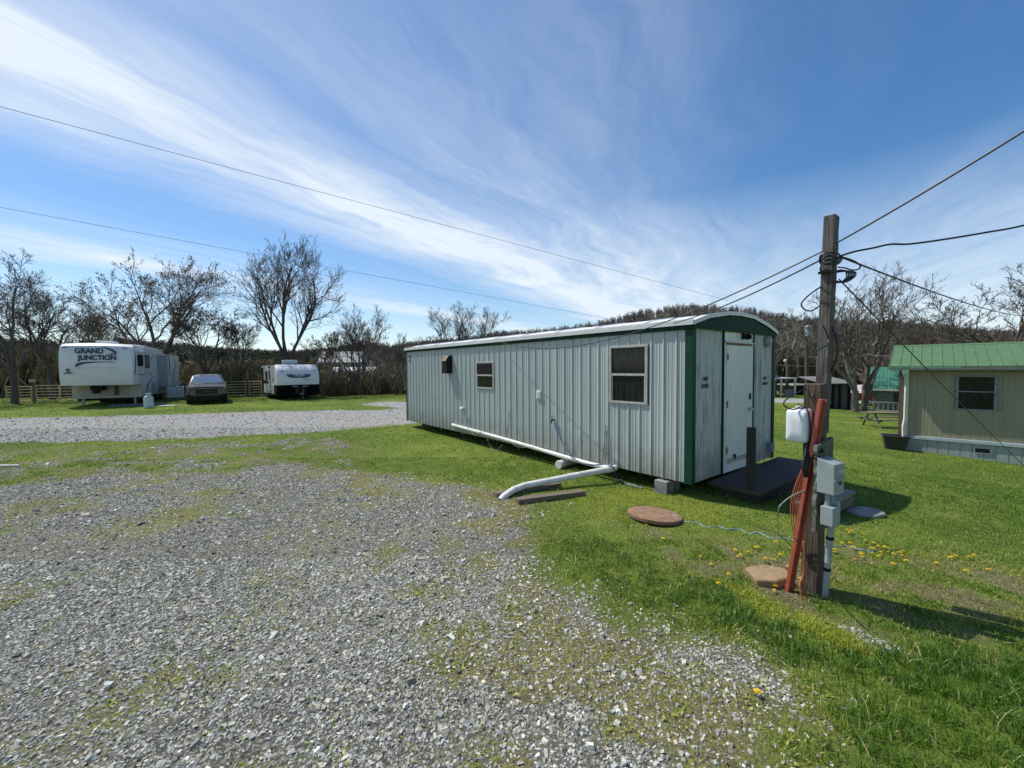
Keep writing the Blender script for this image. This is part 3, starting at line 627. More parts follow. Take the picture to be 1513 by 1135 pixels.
for q in (-.05, 0, .05): mb.b(-.05, -.03, y0 - .06, y0 + .06, z0 + q - .008, z0 + q + .014)
mb.build('dryer_vent', mWhiteM, trailer, bevel=.004)
y0, z0 = onside(819, 620.5); mb = MB(); mb.cyl((-.07, y0, z0), (0, y0, z0), .02, 10); mb.tube([(-.06, y0, z0 + .03), (-.08, y0, z0 - .02), (-.09, y0, z0 - .06)], .018, 8); mb.cyl((-.06, y0, z0 + .03), (-.06, y0, z0 + .06), .006, 6); mb.b(-.075, -.045, y0 - .03, y0 + .03, z0 + .06, z0 + .07); mb.build('water_tap', mSteelD, trailer)
HY, HZ = y0, z0
for px, py, qx, qy in ((897, 628, 893, 686), (898, 636, 897.5, 690), (754.5, 608, 751, 650)):
    ya, za = onside(px, py); yb, zb = onside(qx, qy); MB().tube([(-.026, ya, za), (-.045, yb, zb)], .005, 5).build('hanging_wire', mBlack, trailer)
# rear-side wooden box just visible past the corner
bx = MB(); bx.b(TW + .02, TW + .26, .25, .6, 1.22, 1.44); bx.b(TW + .02, TW + .24, .27, .58, 1.10, 1.21); bx.build('meter_cupboard', M('tan_box', (.14, .12, .07), (.08, .07, .04), 7, rough=.8), trailer, bevel=.006)

# ---- porch deck
porch = thing('porch_slab', 'dark low concrete and plank porch under the white trailer door', 'porch', loc2w(1.6, -.4), TA)
mb = MB(); mb.b(-1.18, 1.55, -.37, .36, .13, .195); mb.build('slab', mPorch, porch, bevel=.012)
mb = MB(); mb.b(-1.0, 1.3, -.30, .3, -.12, .13); mb.build('base', M('underside_shade', (.05, .045, .04), (.03, .028, .025), 8, rough=.95, bump=.5), porch)  # block coloured dark for the shade in the void below the slab
pp = loc2w(.49, -.62, .19); o = MB().box((0, 0, .44), (.1, .1, .88)).build('wooden_post', M('dark_post', (.035, .03, .027), (.018, .016, .015), 9, (8, 8, .5), .9, bump=.5), bevel=.006); o.location = pp; o.rotation_euler.z = TA + .1
tag(o, 'short dark square post standing on the near corner of the porch slab', 'post')
q = at(1222, 738, 5.62); q.z = 0
st = thing('wooden_step', 'grey weathered wooden step in front of the porch, behind the utility pole', 'step', (q.x, q.y, -.03), TA - .05)
mb = MB(); mb.b(-.62, .52, -.17, -.01, .16, .2); mb.b(-.62, .52, .005, .17, .16, .2); mb.build('tread', mWood if 0 else M('grey_plank', (.26, .24, .22), (.14, .13, .12), 8, (.8, 8, 8), .9, bump=.5), st, bevel=.005)
for x in (-.6, .46): MB().b(x, x + .04, -.15, .15, -.1, .16).build('side_board', mTimber, st)
MB().b(-.55, .455, -.16, -.12, .02, .155).build('riser', mTimber, st)
q = G(1277, 759); o = MB().prism([(-.26, -.10), (-.1, -.19), (.16, -.17), (.27, -.02), (.2, .14), (-.05, .18), (-.24, .1)], 0, .05, 'z').build('stepping_stone', mConc, bevel=.012); o.location = (q.x, q.y, q.z - .01); o.rotation_euler.z = .3
tag(o, 'flat grey stepping stone lying in the grass past the wooden step', 'stone')
# ---- concrete block under corner
q = loc2w(.16, .42, 0); cb = MB(); cb.b(-.10, .10, -.2, .2, 0, .03); cb.b(-.10, .10, -.2, .2, .17, .2); cb.b(-.1, .1, -.2, -.17, .03, .17); cb.b(-.1, .1, .17, .2, .03, .17); cb.b(-.1, .1, -.016, .016, .03, .17)
o = cb.build('concrete_block', mConc, bevel=.004); o.location = (q.x - .06, q.y - .02, gz(q.x, q.y) - .01); o.rotation_euler.z = TA + R(90) + .05
tag(o, 'hollow grey concrete block wedged under the near corner of the trailer', 'block')
# ---- white cylinder under trailer
ya, za = onside(836, 688); q = loc2w(-.12, ya, 0)
o = MB(); o.tube([(-.10, 0, .085), (-.085, 0, .085), (-.085, 0, .085), (.45, 0, .085)], [.075, .083, .078, .078], 20); o = o.build('pipe_stub', mPVC, sm=True); o.location = (q.x, q.y, gz(q.x, q.y)); o.rotation_euler.z = TA + .15
tag(o, 'thick capped white plastic pipe end poking out from under the trailer', 'pipe')
# ---- long drain pipe on wall
def SP(px, py, off): y_, z_ = onside(px, py, off); return loc2w(-off, y_, z_)
pr = thing('drain_pipe', 'long white plastic drain pipe along the foot of the trailer wall and over two timbers', 'pipe', (0, 0, 0))
A_ = SP(669, 628, .06); B_ = SP(862, 683, .08); C_ = SP(905, 692, .10)
pA = spline([A_, A_.lerp(B_, .5) + Vector((0, 0, .012)), B_, C_], 6)
MB().tube(pA, .042, 14).build('wall_run', mPVC, pr, sm=True)
E_ = G(742, 737); D0 = SP(906, 692, .12)
D1 = G(775, 727) + Vector((0, 0, .10)); D2 = E_ + Vector((.03, .02, .03))
mid = D0.lerp(D1, .55) + Vector((0, 0, .03))
MB().tube([D0 + Vector((.05, .04, 0))] + [D0.lerp(D1, t) for t in (0, .3, .6, .9)] + [D1, D1.lerp(D2, .55) + Vector((0, 0, .025)), D2, D2 + (D2 - D1) * .18 - Vector((0, 0, .03))], .05, 16).build('outlet_run', mPVC, pr, sm=True)
dd = (D1 - D0).normalized()
for t in (0.02, .47): c_ = D0.lerp(D1, t); MB().cyl(c_, c_ + dd * .10, .056, 16).build('coupling', mPVC, pr, sm=True)
MB().tube([A_ - (B_ - A_).normalized() * .01, A_ + (B_ - A_).normalized() * .06], .048, 12).build('end_cap', mPVC, pr, sm=True)
# strings looped round wall pipe
for pts in (((690, 630), (697, 640), (704, 643), (712, 636)), ((719, 645), (724, 659), (733, 665), (743, 657)), ((752, 650), (760, 658), (772, 661), (786, 660), (792, 663)), ((792, 655), (808, 650), (823, 640))):
    MB().tube(spline([SP(a, b, .11) for a, b in pts], 6), .005, 5).build('tie_string', M('cord', (.25, .24, .22), rough=.8), pr)
# timbers
def timber(px0, py0, px1, py1, w_, h, lab, dz=0.):
    a = G(px0, py0); b = G(px1, py1); m_ = (a + b) / 2; l = (b - a).length; o = MB().b(-l / 2, l / 2, -w_ / 2, w_ / 2, 0, h).build('timber', mTimber, bevel=.006)
    o.location = (m_.x, m_.y, m_.z + dz); o.rotation_euler.z = math.atan2(b.y - a.y, b.x - a.x); tag(o, lab, 'timber', 'timbers under the drain pipe')
timber(764, 744, 862, 731, .13, .07, 'brown squared timber lying on the grass right of the white pipe')
timber(731, 734, 826, 718, .12, .06, 'darker timber lying left of and under the white pipe')
# blue hose
H0 = SP(819, 626, .10)
hp = [H0, SP(824, 640, .13), SP(833, 657, .16), SP(843, 671, .18), SP(856, 683, .19), SP(876, 687, .19), SP(895, 686, .2), SP(905, 690, .22)]
g1 = [G(912, 708) + Vector((0, 0, .02)), G(925, 716), G(938, 719), G(950, 723)]
hose = MB().tube(spline(hp + [p_ + Vector((0, 0, .012)) for p_ in g1], 8), .0125, 8).build('garden_hose', M('blue_hose', (.02, .055, .16), (.20, .26, .38), 60, rough=.45, lo=.5, hi=.6), sm=True)
tag(hose, 'dark blue hose hanging from the wall tap and dropping over the drain pipe', 'hose')
mRope = M('blue_rope', (.10, .25, .34), (.38, .46, .46), 70, rough=.8, lo=.45, hi=.6)
rp_ = [G(a, b) + Vector((0, 0, -.002 + .014 * math.sin(a * .06) ** 2)) for a, b in ((1004, 768), (1012, 772), (1030, 774), (1045, 779), (1060, 778), (1075, 784), (1090, 782), (1108, 789), (1120, 788), (1140, 796), (1160, 795), (1180, 801), (1200, 800), (1225, 808), (1250, 807), (1275, 814), (1300, 815))]
tag(MB().tube(spline(rp_, 6), .0065, 7).build('rope', mRope, sm=True), 'pale blue rope lying in the grass from the rusty lid towards the pole', 'rope')
# manhole lid
q = G(967, 764); lid = MB(); lid.lathe([(.33, -.03), (.335, 0), (.335, .012), (.32, .02), (.2, .022), (.05, .023)], n=40)
mRust = M('rusty_lid', (.30, .17, .10), (.17, .10, .065), 14, rough=.9, bump=.6, bscale=70, c3=(.30, .25, .19), s3=6, amt3=.4)
o = lid.build('septic_lid', mRust, sm=True); o.location = (q.x, q.y, q.z + .03); o.rotation_euler = (R(-3), R(4), 0); tag(o, 'round rusty brown lid lying in the thin grass', 'lid')
# flat rock
q = G(1134, 858); rk = MB(); rk.prism([(-.16, -.07), (-.02, -.13), (.14, -.12), (.18, .0), (.05, .12), (-.13, .13)], 0, .085, 'z')
o = rk.build('flat_rock', M('sandstone', (.32, .22, .12), (.20, .14, .08), 8, rough=.9, bump=.9, bscale=30, c3=(.38, .30, .2), amt3=.35, s3=4), bevel=.009, seg=1); o.location = (q.x, q.y, q.z); o.rotation_euler = (R(5), R(-7), .15); tag(o, 'flat tan sandstone rock left of the leaning red plank', 'rock')

# ================================================================== utility pole group
PB = G(1203, 874); PBz = PB.z
mRed = M('red_paint', (.42, .085, .045), (.33, .065, .036), 7, (1, 1, .5), .55, c3=(.46, .22, .18), s3=4, amt3=.3, st3=(6, 6, .7))
mGreyBox = M('grey_enamel', (.30, .34, .34), (.24, .28, .28), 5, rough=.4, c3=(.5, .52, .52), s3=7, amt3=.2)
pole = thing('utility_pole', 'rough square timber service pole in two spliced lengths, wrapped with cables', 'pole', (PB.x, PB.y, PBz), R(38))
def PL(v):  # world -> pole local
    q_ = Matrix.Rotation(-R(38), 3, 'Z') @ (v - Vector((PB.x, PB.y, PBz))); return q_
YP = PB.y + .05
t_low = PL(at(1205.5, 567, YP)); b_low = PL(at(1200, 880, YP - .02)); b_low.z = -.15
def sqpole(a, b, w_, d_, n=14, wob=.006, seed=1):
    rr = random.Random(seed); secs = []
    for i in range(n + 1):
        p_ = a.lerp(b, i / n); j = [rr.uniform(-wob, wob) for _ in range(4)]
        secs.append([(p_.x - w_ / 2 + j[0], p_.y - d_ / 2, p_.z), (p_.x + w_ / 2 + j[1], p_.y - d_ / 2 + j[2], p_.z), (p_.x + w_ / 2 + j[3], p_.y + d_ / 2, p_.z), (p_.x - w_ / 2, p_.y + d_ / 2, p_.z)])
    return MB().loft(secs)
sqpole(b_low, t_low, .16, .13, wob=.004).build('lower_post', mWoodB, pole, bevel=.008)
t_up = PL(at(1229, 320, YP + .1)); b_up = PL(at(1213, 640, YP + .13))
sqpole(b_up, t_up, .13, .085, wob=.004, seed=4).build('upper_post', mWood, pole, bevel=.006)
MB().cyl(PL(at(1200, 584, YP - .09)), PL(at(1205, 590, YP)), .008, 6).build('bolt', mSteelD, pole)
p_ = PL(at(1222, 402, YP + .1)); MB().box(p_, (.14, .095, .022), ry=R(-9)).build('strap', mBlack, pole)
# ragged mounting board
bt = thing('mounting_board', 'greenish weathered board with ragged left edge behind the grey meter box', 'board', (PB.x, PB.y, PBz), R(28))
def BL(v): return Matrix.Rotation(-R(28), 3, 'Z') @ (v - Vector((PB.x, PB.y, PBz)))
c0 = BL(at(1216, 720, YP - .165)); zt = BL(at(1222, 657, YP - .15)).z; zb_ = BL(at(1222, 782, YP - .15)).z
rr = random.Random(3); nseg = 16; secs = []
for i in range(nseg + 1):
    z = zb_ + (zt - zb_) * i / nseg; jl = rr.uniform(-.016, .012); secs.append([(c0.x - .095 + jl, c0.y, z), (c0.x + .15 - (.06 if i < 8 else 0), c0.y, z + (.05 if i == nseg else 0)), (c0.x + .15 - (.06 if i < 8 else 0), c0.y + .03, z + (.05 if i == nseg else 0)), (c0.x - .085 + jl * .7, c0.y + .035, z)])
MB().loft(secs).build('board_panel', M('green_board', (.15, .16, .12), (.07, .075, .055), 8, (7, 7, .6), .9, bump=.7, bscale=16, c3=(.03, .028, .022), s3=5, amt3=.4), bt)
# leaning red plank
a = G(1164, 873); b = at(1213.5, 590, YP - .15)
pk = MB(); dirv = (b - a).normalized(); Lk = (b - a).length
o = MB(); o.b(-.031, .031, -.015, .015, -.03, Lk); o.b(.024, .031, -.033, -.015, -.03, Lk)
o = o.build('red_plank', mRed, bevel=.004); o.location = a; sx_ = Vector((.82, .57, 0)); yv = dirv.cross(sx_).normalized(); xv = yv.cross(dirv).normalized()
o.rotation_euler = Matrix((xv, yv, dirv)).transposed().to_euler(); tag(o, 'long faded red plank leaning against the front of the utility pole', 'plank')
# white telecom box
wb = thing('telecom_box', 'white rounded plastic utility box with a faded pink back on the left of the pole', 'utility box', (PB.x, PB.y, PBz), R(38))
q0 = PL(at(1179, 629, YP - .04)); hx, hz = .085, .145
prof = []
def rrect(w_, h, r_, n=4):
    out = []
    for cx_, cz_, a0_ in ((w_ - r_, h - r_, 0), (-w_ + r_, h - r_, 90), (-w_ + r_, -h + r_, 180), (w_ - r_, -h + r_, 270)):
        for k in range(n + 1): a_ = R(a0_ + 90 * k / n); out.append((cx_ + r_ * math.cos(a_), cz_ + r_ * math.sin(a_)))
    return out
secs = [[(q0.x + .07 + dx_, q0.y + u, q0.z + v) for u, v in rrect(.08 * s, .142 * s, .028 * s)] for dx_, s in ((-.02, 1.0), (-.065, 1.0), (-.09, .985), (-.112, .94), (-.124, .82), (-.127, .3))]
MB().loft(secs).build('cover', M('white_box_plastic', (.70, .74, .76), (.62, .66, .68), 3, rough=.4), wb, sm=True, ang=50)
secs = [[(q0.x + .07 + dx_, q0.y + u, q0.z + v) for u, v in rrect(.083, .145, .028)] for dx_ in (.045, -.018)]
MB().loft(secs).build('back_plate', M('faded_pink', (.42, .24, .25), (.32, .18, .19), 4, rough=.6), wb, sm=True, ang=50)
MB().b(q0.x - .01, q0.x + .10, q0.y - .02, q0.y + .02, q0.z + .148, q0.z + .166).build('bracket', mWhiteM, wb, bevel=.004)
MB().tube(spline([(q0.x - .02, q0.y - .0, q0.z + .185), (q0.x - .03, q0.y - .07, q0.z + .15), (q0.x - .02, q0.y - .091, q0.z + .05), (q0.x + .02, q0.y - .091, q0.z - .06), (q0.x + .07, q0.y - .089, q0.z - .12)], 6), .005, 6).build('cable', mBlack, wb)
# meter box on board
mt_ = thing('meter_box', 'grey metal electric meter box with rain lid on the weathered board', 'meter box', (PB.x, PB.y, PBz), R(28))
q1 = BL(at(1231, 705, YP - .25)); w_, d_, h_ = .155, .125, .26
body = MB(); x0 = q1.x - w_ / 2; y0 = c0.y - .001
body.prism([(y0, q1.z - h_ / 2), (y0, q1.z + h_ / 2 + .02), (y0 - d_, q1.z + h_ / 2 - .015), (y0 - d_, q1.z - h_ / 2)], x0, x0 + w_, 'x')
mbx = body.build('box_body', mGreyBox, mt_, bevel=.006)
MB().b(x0 - .004, x0 + w_ + .004, y0 - d_ - .006, y0 - d_ - .001, q1.z - .02, q1.z + .0).build('cover_seam', mGreyBox, mbx)
MB().cyl((x0 + w_, y0 - .06, q1.z - .01), (x0 + w_ + .03, y0 - .06, q1.z - .01), .03, 12).build('hub', mGreyBox, mbx)
MB().b(x0 + w_ * .62, x0 + w_ * .98, y0 - d_ * .96, y0 - d_ * .3, q1.z + h_ / 2 + .012, q1.z + h_ / 2 + .016).build('worn_paint', mWhiteM, mbx) if 0 else None
MB().b(x0 + w_ * .42, x0 + w_ * .58, y0 - d_ - .014, y0 - d_ - .006, q1.z - .05, q1.z - .02).build('latch', mSteelD, mbx, bevel=.002)
MB().b(x0 + .02, x0 + w_ - .02, y0 - d_ - .0035, y0 - d_ - .0, q1.z + .03, q1.z + .07).build('faded_label', M('faded_label', (.42, .44, .40), rough=.7), mbx)
for dx in (.045, .105): MB().cyl((x0 + dx, y0 - .06, q1.z - h_ / 2 - .12), (x0 + dx, y0 - .06, q1.z - h_ / 2), .019, 12).build('conduit_nipple', mGreyBox, mt_, sm=True)
z2 = q1.z - h_ / 2 - .10
b2_ = thing('switch_box', 'small grey double junction box below the meter box', 'junction box', (PB.x, PB.y, PBz), R(28))
MB().b(x0 - .01, x0 + .10, y0 - .125, y0 - .035, z2 - .15, z2).build('front_box', mGreyBox, b2_, bevel=.004)
MB().b(x0 + .104, x0 + .165, y0 - .10, y0 - .02, z2 - .13, z2 + .02).build('side_box', mGreyBox, b2_, bevel=.006)
cd = thing('conduit', 'grey plastic conduit rising from the ground to the junction box', 'conduit', (0, 0, 0))
gq = G(1218, 881); tq = Vector((PB.x, PB.y, PBz)) + Matrix.Rotation(R(28), 3, 'Z') @ Vector((x0 + .07, y0 - .08, z2 - .14))
cpts = [gq - Vector((0, 0, .1)), gq.lerp(tq, .35) + Vector((.003, 0, 0)), gq.lerp(tq, .7), tq]
MB().tube(spline(cpts, 6), .022, 14).build('conduit_tube', M('grey_pvc', (.33, .37, .38), (.26, .30, .31), 6, rough=.45), cd, sm=True)
for t in (.98, .80, .38): c_ = gq.lerp(tq, t); MB().cyl(c_ - Vector((0, 0, .012)), c_ + Vector((0, 0, .012)), .028, 14).build('clamp', mBlack, cd)
c_ = gq.lerp(tq, .52); MB().cyl(c_ - Vector((0, 0, .03)), c_ + Vector((0, 0, .03)), .026, 14).build('coupling', M('grey_pvc2', (.36, .40, .41), rough=.45), cd, sm=True)
# orange cable hank
mOr = M('orange_cable', (.42, .10, .045), (.32, .08, .04), 20, rough=.5)
og = thing('orange_cable', 'hank of orange-red cable looping down the left side of the pole into the ground', 'cable', (0, 0, 0))
for k in range(4):
    s = k * 3.4; pts = [at(1187 + s * .5, 690, YP - .06), at(1177 + s * .9, 712, YP - .06), at(1169 + s, 740, YP - .06), at(1169 + s, 765, YP - .06), at(1173 + s * .8, 790, YP - .04), at(1180 + s * .5, 815, YP - .03)]
    MB().tube(spline(pts, 6), .0042, 7).build('strand', mOr, og, sm=True)
for e, (a_, b_) in enumerate(((1185, 886), (1188, 880), (1192, 884))):
    pts = [at(1187 + e, 800, YP - .14), at(1189 - e, 840, YP - .15), at(1182 + 2 * e, 862, YP - .18), G(a_, b_)]
    MB().tube(spline(pts, 6), .006, 6).build('strand', M('orange_tail', (.5, .22, .08), rough=.5) if e == 0 else mOr, og, sm=True)
gg = MB().tube(spline([at(1190, 724, YP - .1), at(1172, 732, YP - .18), at(1158, 742, YP - .22), at(1150, 755, YP - .22), G(1150, 792) + Vector((0, 0, .05)), G(1149, 800)], 6), .005, 6).build('ground_wire', M('pale_green_wire', (.25, .33, .28), rough=.5), sm=True)
tag(gg, 'thin pale green wire arching from the pole down to the grass', 'wire')
# black cables on pole
mCab = M('black_cable', (.012, .012, .013), rough=.45)
bc = thing('black_cable_bundle', 'tangled black cables tied and looped round the upper pole', 'cable', (0, 0, 0))
YC = YP - .02
def cab(pts, r_, Y_=None, name='strand', par=None, m=None):
    return MB().tube(spline([at(a_, b_, (Y_ if Y_ is not None else YC) + (c_[0] if c_ else 0)) for a_, b_, *c_ in pts], 7), r_, 7).build(name, m or mCab, par or bc, sm=True)
for k in range(6):
    cab([(1213 - k % 3, 376 + k * 2, .08), (1216, 380 + 2.2 * k, -.04), (1226, 379 + 3 * k - (k % 2) * 5, -.05), (1238, 380 + 2 * k, 0), (1244, 379 + k, .12)], .0065)
cab([(1214, 392, 0), (1211, 385, 0), (1213, 378, -.02), (1222, 374, -.05), (1236, 374, -.04), (1242, 378, 0)], .007)
cab([(1215, 390, -.03), (1212, 397, -.02), (1214, 402, -.02), (1219, 398, -.05), (1230, 403, -.06)], .006)
cab([(1240, 379, 0), (1252, 382, 0), (1264, 387, .01), (1271, 393, .0), (1268, 398, .02), (1258, 399, 0), (1248, 396, 0), (1238, 395, .05)], .006)
for k in range(6):
    w__ = k * 2.6
    cab([(1236, 400 + k * .5, .02), (1244 + w__ * .4, 399 + k * .4, .0), (1250 + w__, 402, .0), (1250 + w__, 410 - k * .3, .01), (1243 + w__ * .5, 417, .0), (1234, 418 - k * .6, .05)], .0055)
cab([(1214, 423, .02), (1202, 431, 0), (1190, 441, 0), (1184, 450, 0), (1190, 458, .02), (1200, 459, .03), (1211, 452, .08)], .006)
cab([(1207, 525, -.03), (1206, 520, -.05), (1214, 514, -.06), (1222, 510, -.04), (1224, 500, .0), (1216, 480, -.04)], .006)
for k in range(3): cab([(1229, 480 + k * 3, .10), (1234 + k * 1.5, 500, .09), (1238 - k * .8, 520 + 2 * k, .09), (1234 - k, 538, .1), (1226, 548 + 2 * k, .12)], .006)
for k in range(5): cab([(1196 + k, 640, -.06), (1191 + k * 2, 665, -.10), (1186 + k * 2.2, 690, -.13), (1189 + k, 705, -.12)], .0075)
for k in range(5): cab([(1199 + 4 * k, 680 - 5 * k, -.02 + .01 * k), (1201 + 3 * k, 674 - 3 * k, -.16), (1206 + 3 * k, 668, -.17), (1214, 664 - 2 * k, -.12)], .006)
cab([(1191, 575, .0), (1178, 580, -.02), (1168, 586, -.03), (1160, 592, -.04), (1158, 598, -.05), (1164, 603, -.06), (1174, 605, -.06), (1182, 601, -.06)], .0055)
# overhead cables
def span(name, lab, a, b, s, r_, n=30):
    o = MB().tube(sag(a, b, s, n), r_, 6).build(name, mCab, sm=True); tag(o, lab, 'cable'); return o
ev1 = SP(738, 505, .10); ev2 = SP(700, 508, .12)
span('service_cable', 'thin black cable sagging from the pole top to the trailer eave, crossing above the other', at(1214, 372, YC), ev1, .42, .0065)
span('service_cable', 'thin black cable from the pole ties to the trailer, lower one at the pole', at(1213, 384, YC), SP(995, 478, .13), .05, .0065)
p1 = at(1236, 359, YC + .05); p2 = at(1513, 187, 2.6); span('service_cable', 'black cable climbing steeply from the pole top to the upper right', p1, p1 + (p2 - p1) * 1.6, .03, .007)
p2 = at(1513, 333, 3.4); p1 = at(1240, 379, YC)
cab([(1240, 379), (1262, 372), (1290, 366.5), (1316, 361), (1345, 360.5), (1400, 353), (1460, 343), (1513, 333), (1640, 300)], .008, YC, 'service_cable', None).parent = None
o = bpy.data.objects['service_cable.003']; tag(o, 'thickest black cable running nearly level from the pole ties to the right', 'cable')
p2 = at(1513, 465, 12.5); p1 = at(1243, 380, YC + .02); span('service_cable', 'black cable slanting gently down from the pole ties to the right', p1, p1 + (p2 - p1) * 1.12, .12, .008)
p1 = at(1240, 413, YC + .04); p2 = at(1513, 688, 9.0); span('guy_wire', 'straight black wire slanting steeply down from the pole across the tan home', p1, p1 + (p2 - p1) * 1.05, .02, .006)
# ================================================================== right side: homes
mTan = M('tan_siding', (.28, .26, .175), (.235, .22, .15), 3, (3, 3, .2), .6, c3=(.18, .17, .12), s3=2.5, amt3=.35, st3=(5, 5, .3))
mSkirt = M('skirting_vinyl', (.32, .36, .35), (.26, .30, .29), 4, (3, 3, .5), .5, c3=(.2, .24, .25), amt3=.3)
mRoofG = M('green_metal_roof', (.085, .16, .07), (.105, .185, .088), 3, (1, 1, 1), .5, spec=.3)
mGut = M('gutter_metal', (.33, .36, .35), (.26, .28, .28), 5, rough=.4)
mCream = M('cream_trim', (.62, .62, .52), (.5, .5, .42), 4, (4, 4, .4), .6)
HB = at(1342, 600, 13.4); HB.z = 0
home = thing('mobile_home', 'tan mobile home with a light green ribbed metal roof and pale blue skirting', 'house', HB, R(-45))
e_ = Vector((math.cos(R(-45)), math.sin(R(-45)), 0)); n_ = Vector((math.sin(R(45)), math.cos(R(45)), 0))
HL, HW = 7.5, 4.3; zS, zE, zG = -.33, 1.80, -1.6
def panelwall(name, m, par, x0, x1, z0, z1, opn=None, pitch=.30, dep=.006):
    mb = MB(); x = x0
    while x < x1 - 1e-6:
        e = min(x + pitch, x1)
        for a, b, da, db in ((x, e - .03, 0, 0), (e - .03, e - .022, 0, dep), (e - .022, e - .008, dep, dep), (e - .008, e, dep, 0)):
            segs = [(z0, z1)]
            if opn and b > opn[0] and a < opn[1]: segs = [(z0, opn[2]), (opn[3], z1)]
            for s0, s1 in segs: mb.add([(a, da, s0), (b, db, s0), (b, db, s1), (a, da, s1)], [(0, 1, 2, 3)])
        x = e
    return mb.build(name, m, par)
wx0, wx1, wz0, wz1 = 1.06, 1.84, .57, 1.60
panelwall('front_wall', mTan, home, 0, HL, zS, zE, (wx0, wx1, wz0, wz1), .2)
MB().b(.01, HL, .02, HW, zS, zE).build('wall_core', mTan, home)
mb = MB(); x = 0
panelwall('skirting', mSkirt, home, -.01, HL, zG, zS - .10, None, .24, .012)
MB().b(-.03, HL, -.05, .02, zS - .10, zS - .0).build('skirting_cap', M('skirt_cap', (.42, .5, .53), (.34, .41, .44), 5, rough=.45), home, bevel=.008)
vt = MB(); vx, vz = 1.62, -.62; vt.b(vx - .15, vx + .15, -.02, -.003, vz - .065, vz + .065); v_o = vt.build('skirting_vent', mBlack, home)
mb = MB(); mb.b(vx - .17, vx + .17, -.026, -.02, vz + .065, vz + .085); mb.b(vx - .17, vx + .17, -.026, -.02, vz - .085, vz - .065); mb.b(vx - .17, vx - .15, -.026, -.02, vz - .065, vz + .065); mb.b(vx + .15, vx + .17, -.026, -.02, vz - .065, vz + .065); mb.build('vent_frame', mSkirt, v_o)
MB().b(-.02, .0, -.02, .1, zG, zE).build('corner_trim', mCream, home)
f = MB(); fw = .035; f.b(wx0 - .02, wx0 + fw, -.02, .03, wz0, wz1); f.b(wx1 - fw, wx1 + .02, -.02, .03, wz0, wz1); f.b(wx0 + fw, wx1 - fw, -.02, .03, wz1 - fw, wz1); f.b(wx0 + fw, wx1 - fw, -.022, .03, wz0, wz0 + fw); zm = (wz0 + wz1) / 2 + .04; f.b(wx0 + fw, wx1 - fw, -.014, .03, zm - .015, zm + .015)
fo = f.build('window', M('blue_grey_frame', (.20, .25, .27), (.15, .19, .21), 8, rough=.5), home, bevel=.004)
MB().b(wx0 + fw, wx1 - fw, .0, .01, zm + .015, wz1 - fw).build('pane', mGlass, fo); MB().b(wx0 + fw, wx1 - fw, .006, .016, wz0 + fw, zm - .015).build('pane', mGlass, fo)
# roof
def ribroof(name, m, par, x0, x1, ye, ze, yr, zr, pitch=.24, rh=.02):
    mb = MB(); mb.add([(x0, ye, ze), (x1, ye, ze), (x1, yr, zr), (x0, yr, zr), (x0, ye, ze - .03), (x1, ye, ze - .03), (x1, yr, zr - .03), (x0, yr, zr - .03)], [(0, 1, 2, 3), (4, 7, 6, 5), (0, 4, 5, 1), (1, 5, 6, 2), (2, 6, 7, 3), (3, 7, 4, 0)])
    x = x0
    while x <= x1:
        mb.add([(x, ye - .002, ze + .001), (x + .008, ye - .002, ze + rh), (x + .022, ye - .002, ze + rh), (x + .03, ye - .002, ze + .001), (x, yr, zr + .001), (x + .008, yr, zr + rh), (x + .022, yr, zr + rh), (x + .03, yr, zr + .001)], [(0, 4, 5, 1), (1, 5, 6, 2), (2, 6, 7, 3), (0, 1, 2, 3)]); x += pitch
    return mb.build(name, m, par)
ribroof('roof_slope', mRoofG, home, -.48, HL, -.28, zE + .10, HW / 2, 2.62)
ribroof('roof_slope', mRoofG, home, -.48, HL, HW + .28, zE + .10, HW / 2, 2.62)
MB().prism([(HW / 2 - .1, 2.60), (HW / 2, 2.65), (HW / 2 + .1, 2.60), (HW / 2, 2.64)], -.49, HL, 'x').build('ridge_cap', mRoofG, home)
MB().prism([(-.20, zE + .06), (HW / 2, 2.56), (HW + .2, zE + .06)], -.40, -.37, 'x').build('gable_board', mTan, home)
gt = MB(); gt.prism([(-.29, zE + .055), (-.29, zE - .02), (-.36, zE - .02), (-.385, zE + .055)], -.48, HL, 'x'); gt.build('gutter', mGut, home)
MB().b(-.45, HL, -.285, -.0, zE + .0, zE + .02).build('soffit', M('soffit', (.08, .08, .07), rough=.8), home)
ds = MB(); ds.tube([(-.12, -.33, zE - .02), (-.11, -.30, zE - .12), (-.06, -.08, zE - .3), (-.05, -.06, zE - .4), (-.06, -.06, .2), (-.09, -.08, -.05), (-.07, -.06, -.7)], .055, 4); ds.build('downspout', mCream, home)
MB().b(-.24, -.10, .4, .54, zG, zE).build('corner_post', M('brown_post', (.16, .12, .09), (.10, .075, .06), 6, (5, 5, .5), .85), home)
# tub
q = G(1322, 664); tb = MB(); tb.loft([[(sx * w_, sy * d_, z) for sx, sy in ((-1, -1), (1, -1), (1, 1), (-1, 1))] for z, w_, d_ in ((0, .24, .2), (.42, .30, .25), (.42, .34, .29), (.47, .34, .29), (.47, .29, .24), (.40, .28, .23))])
o = tb.build('storage_tub', M('black_tub', (.018, .02, .022), (.03, .033, .035), 6, rough=.4), bevel=.012); o.location = q; o.rotation_euler.z = R(-35); tag(o, 'black open plastic tub on the ground at the corner of the tan home', 'tub')
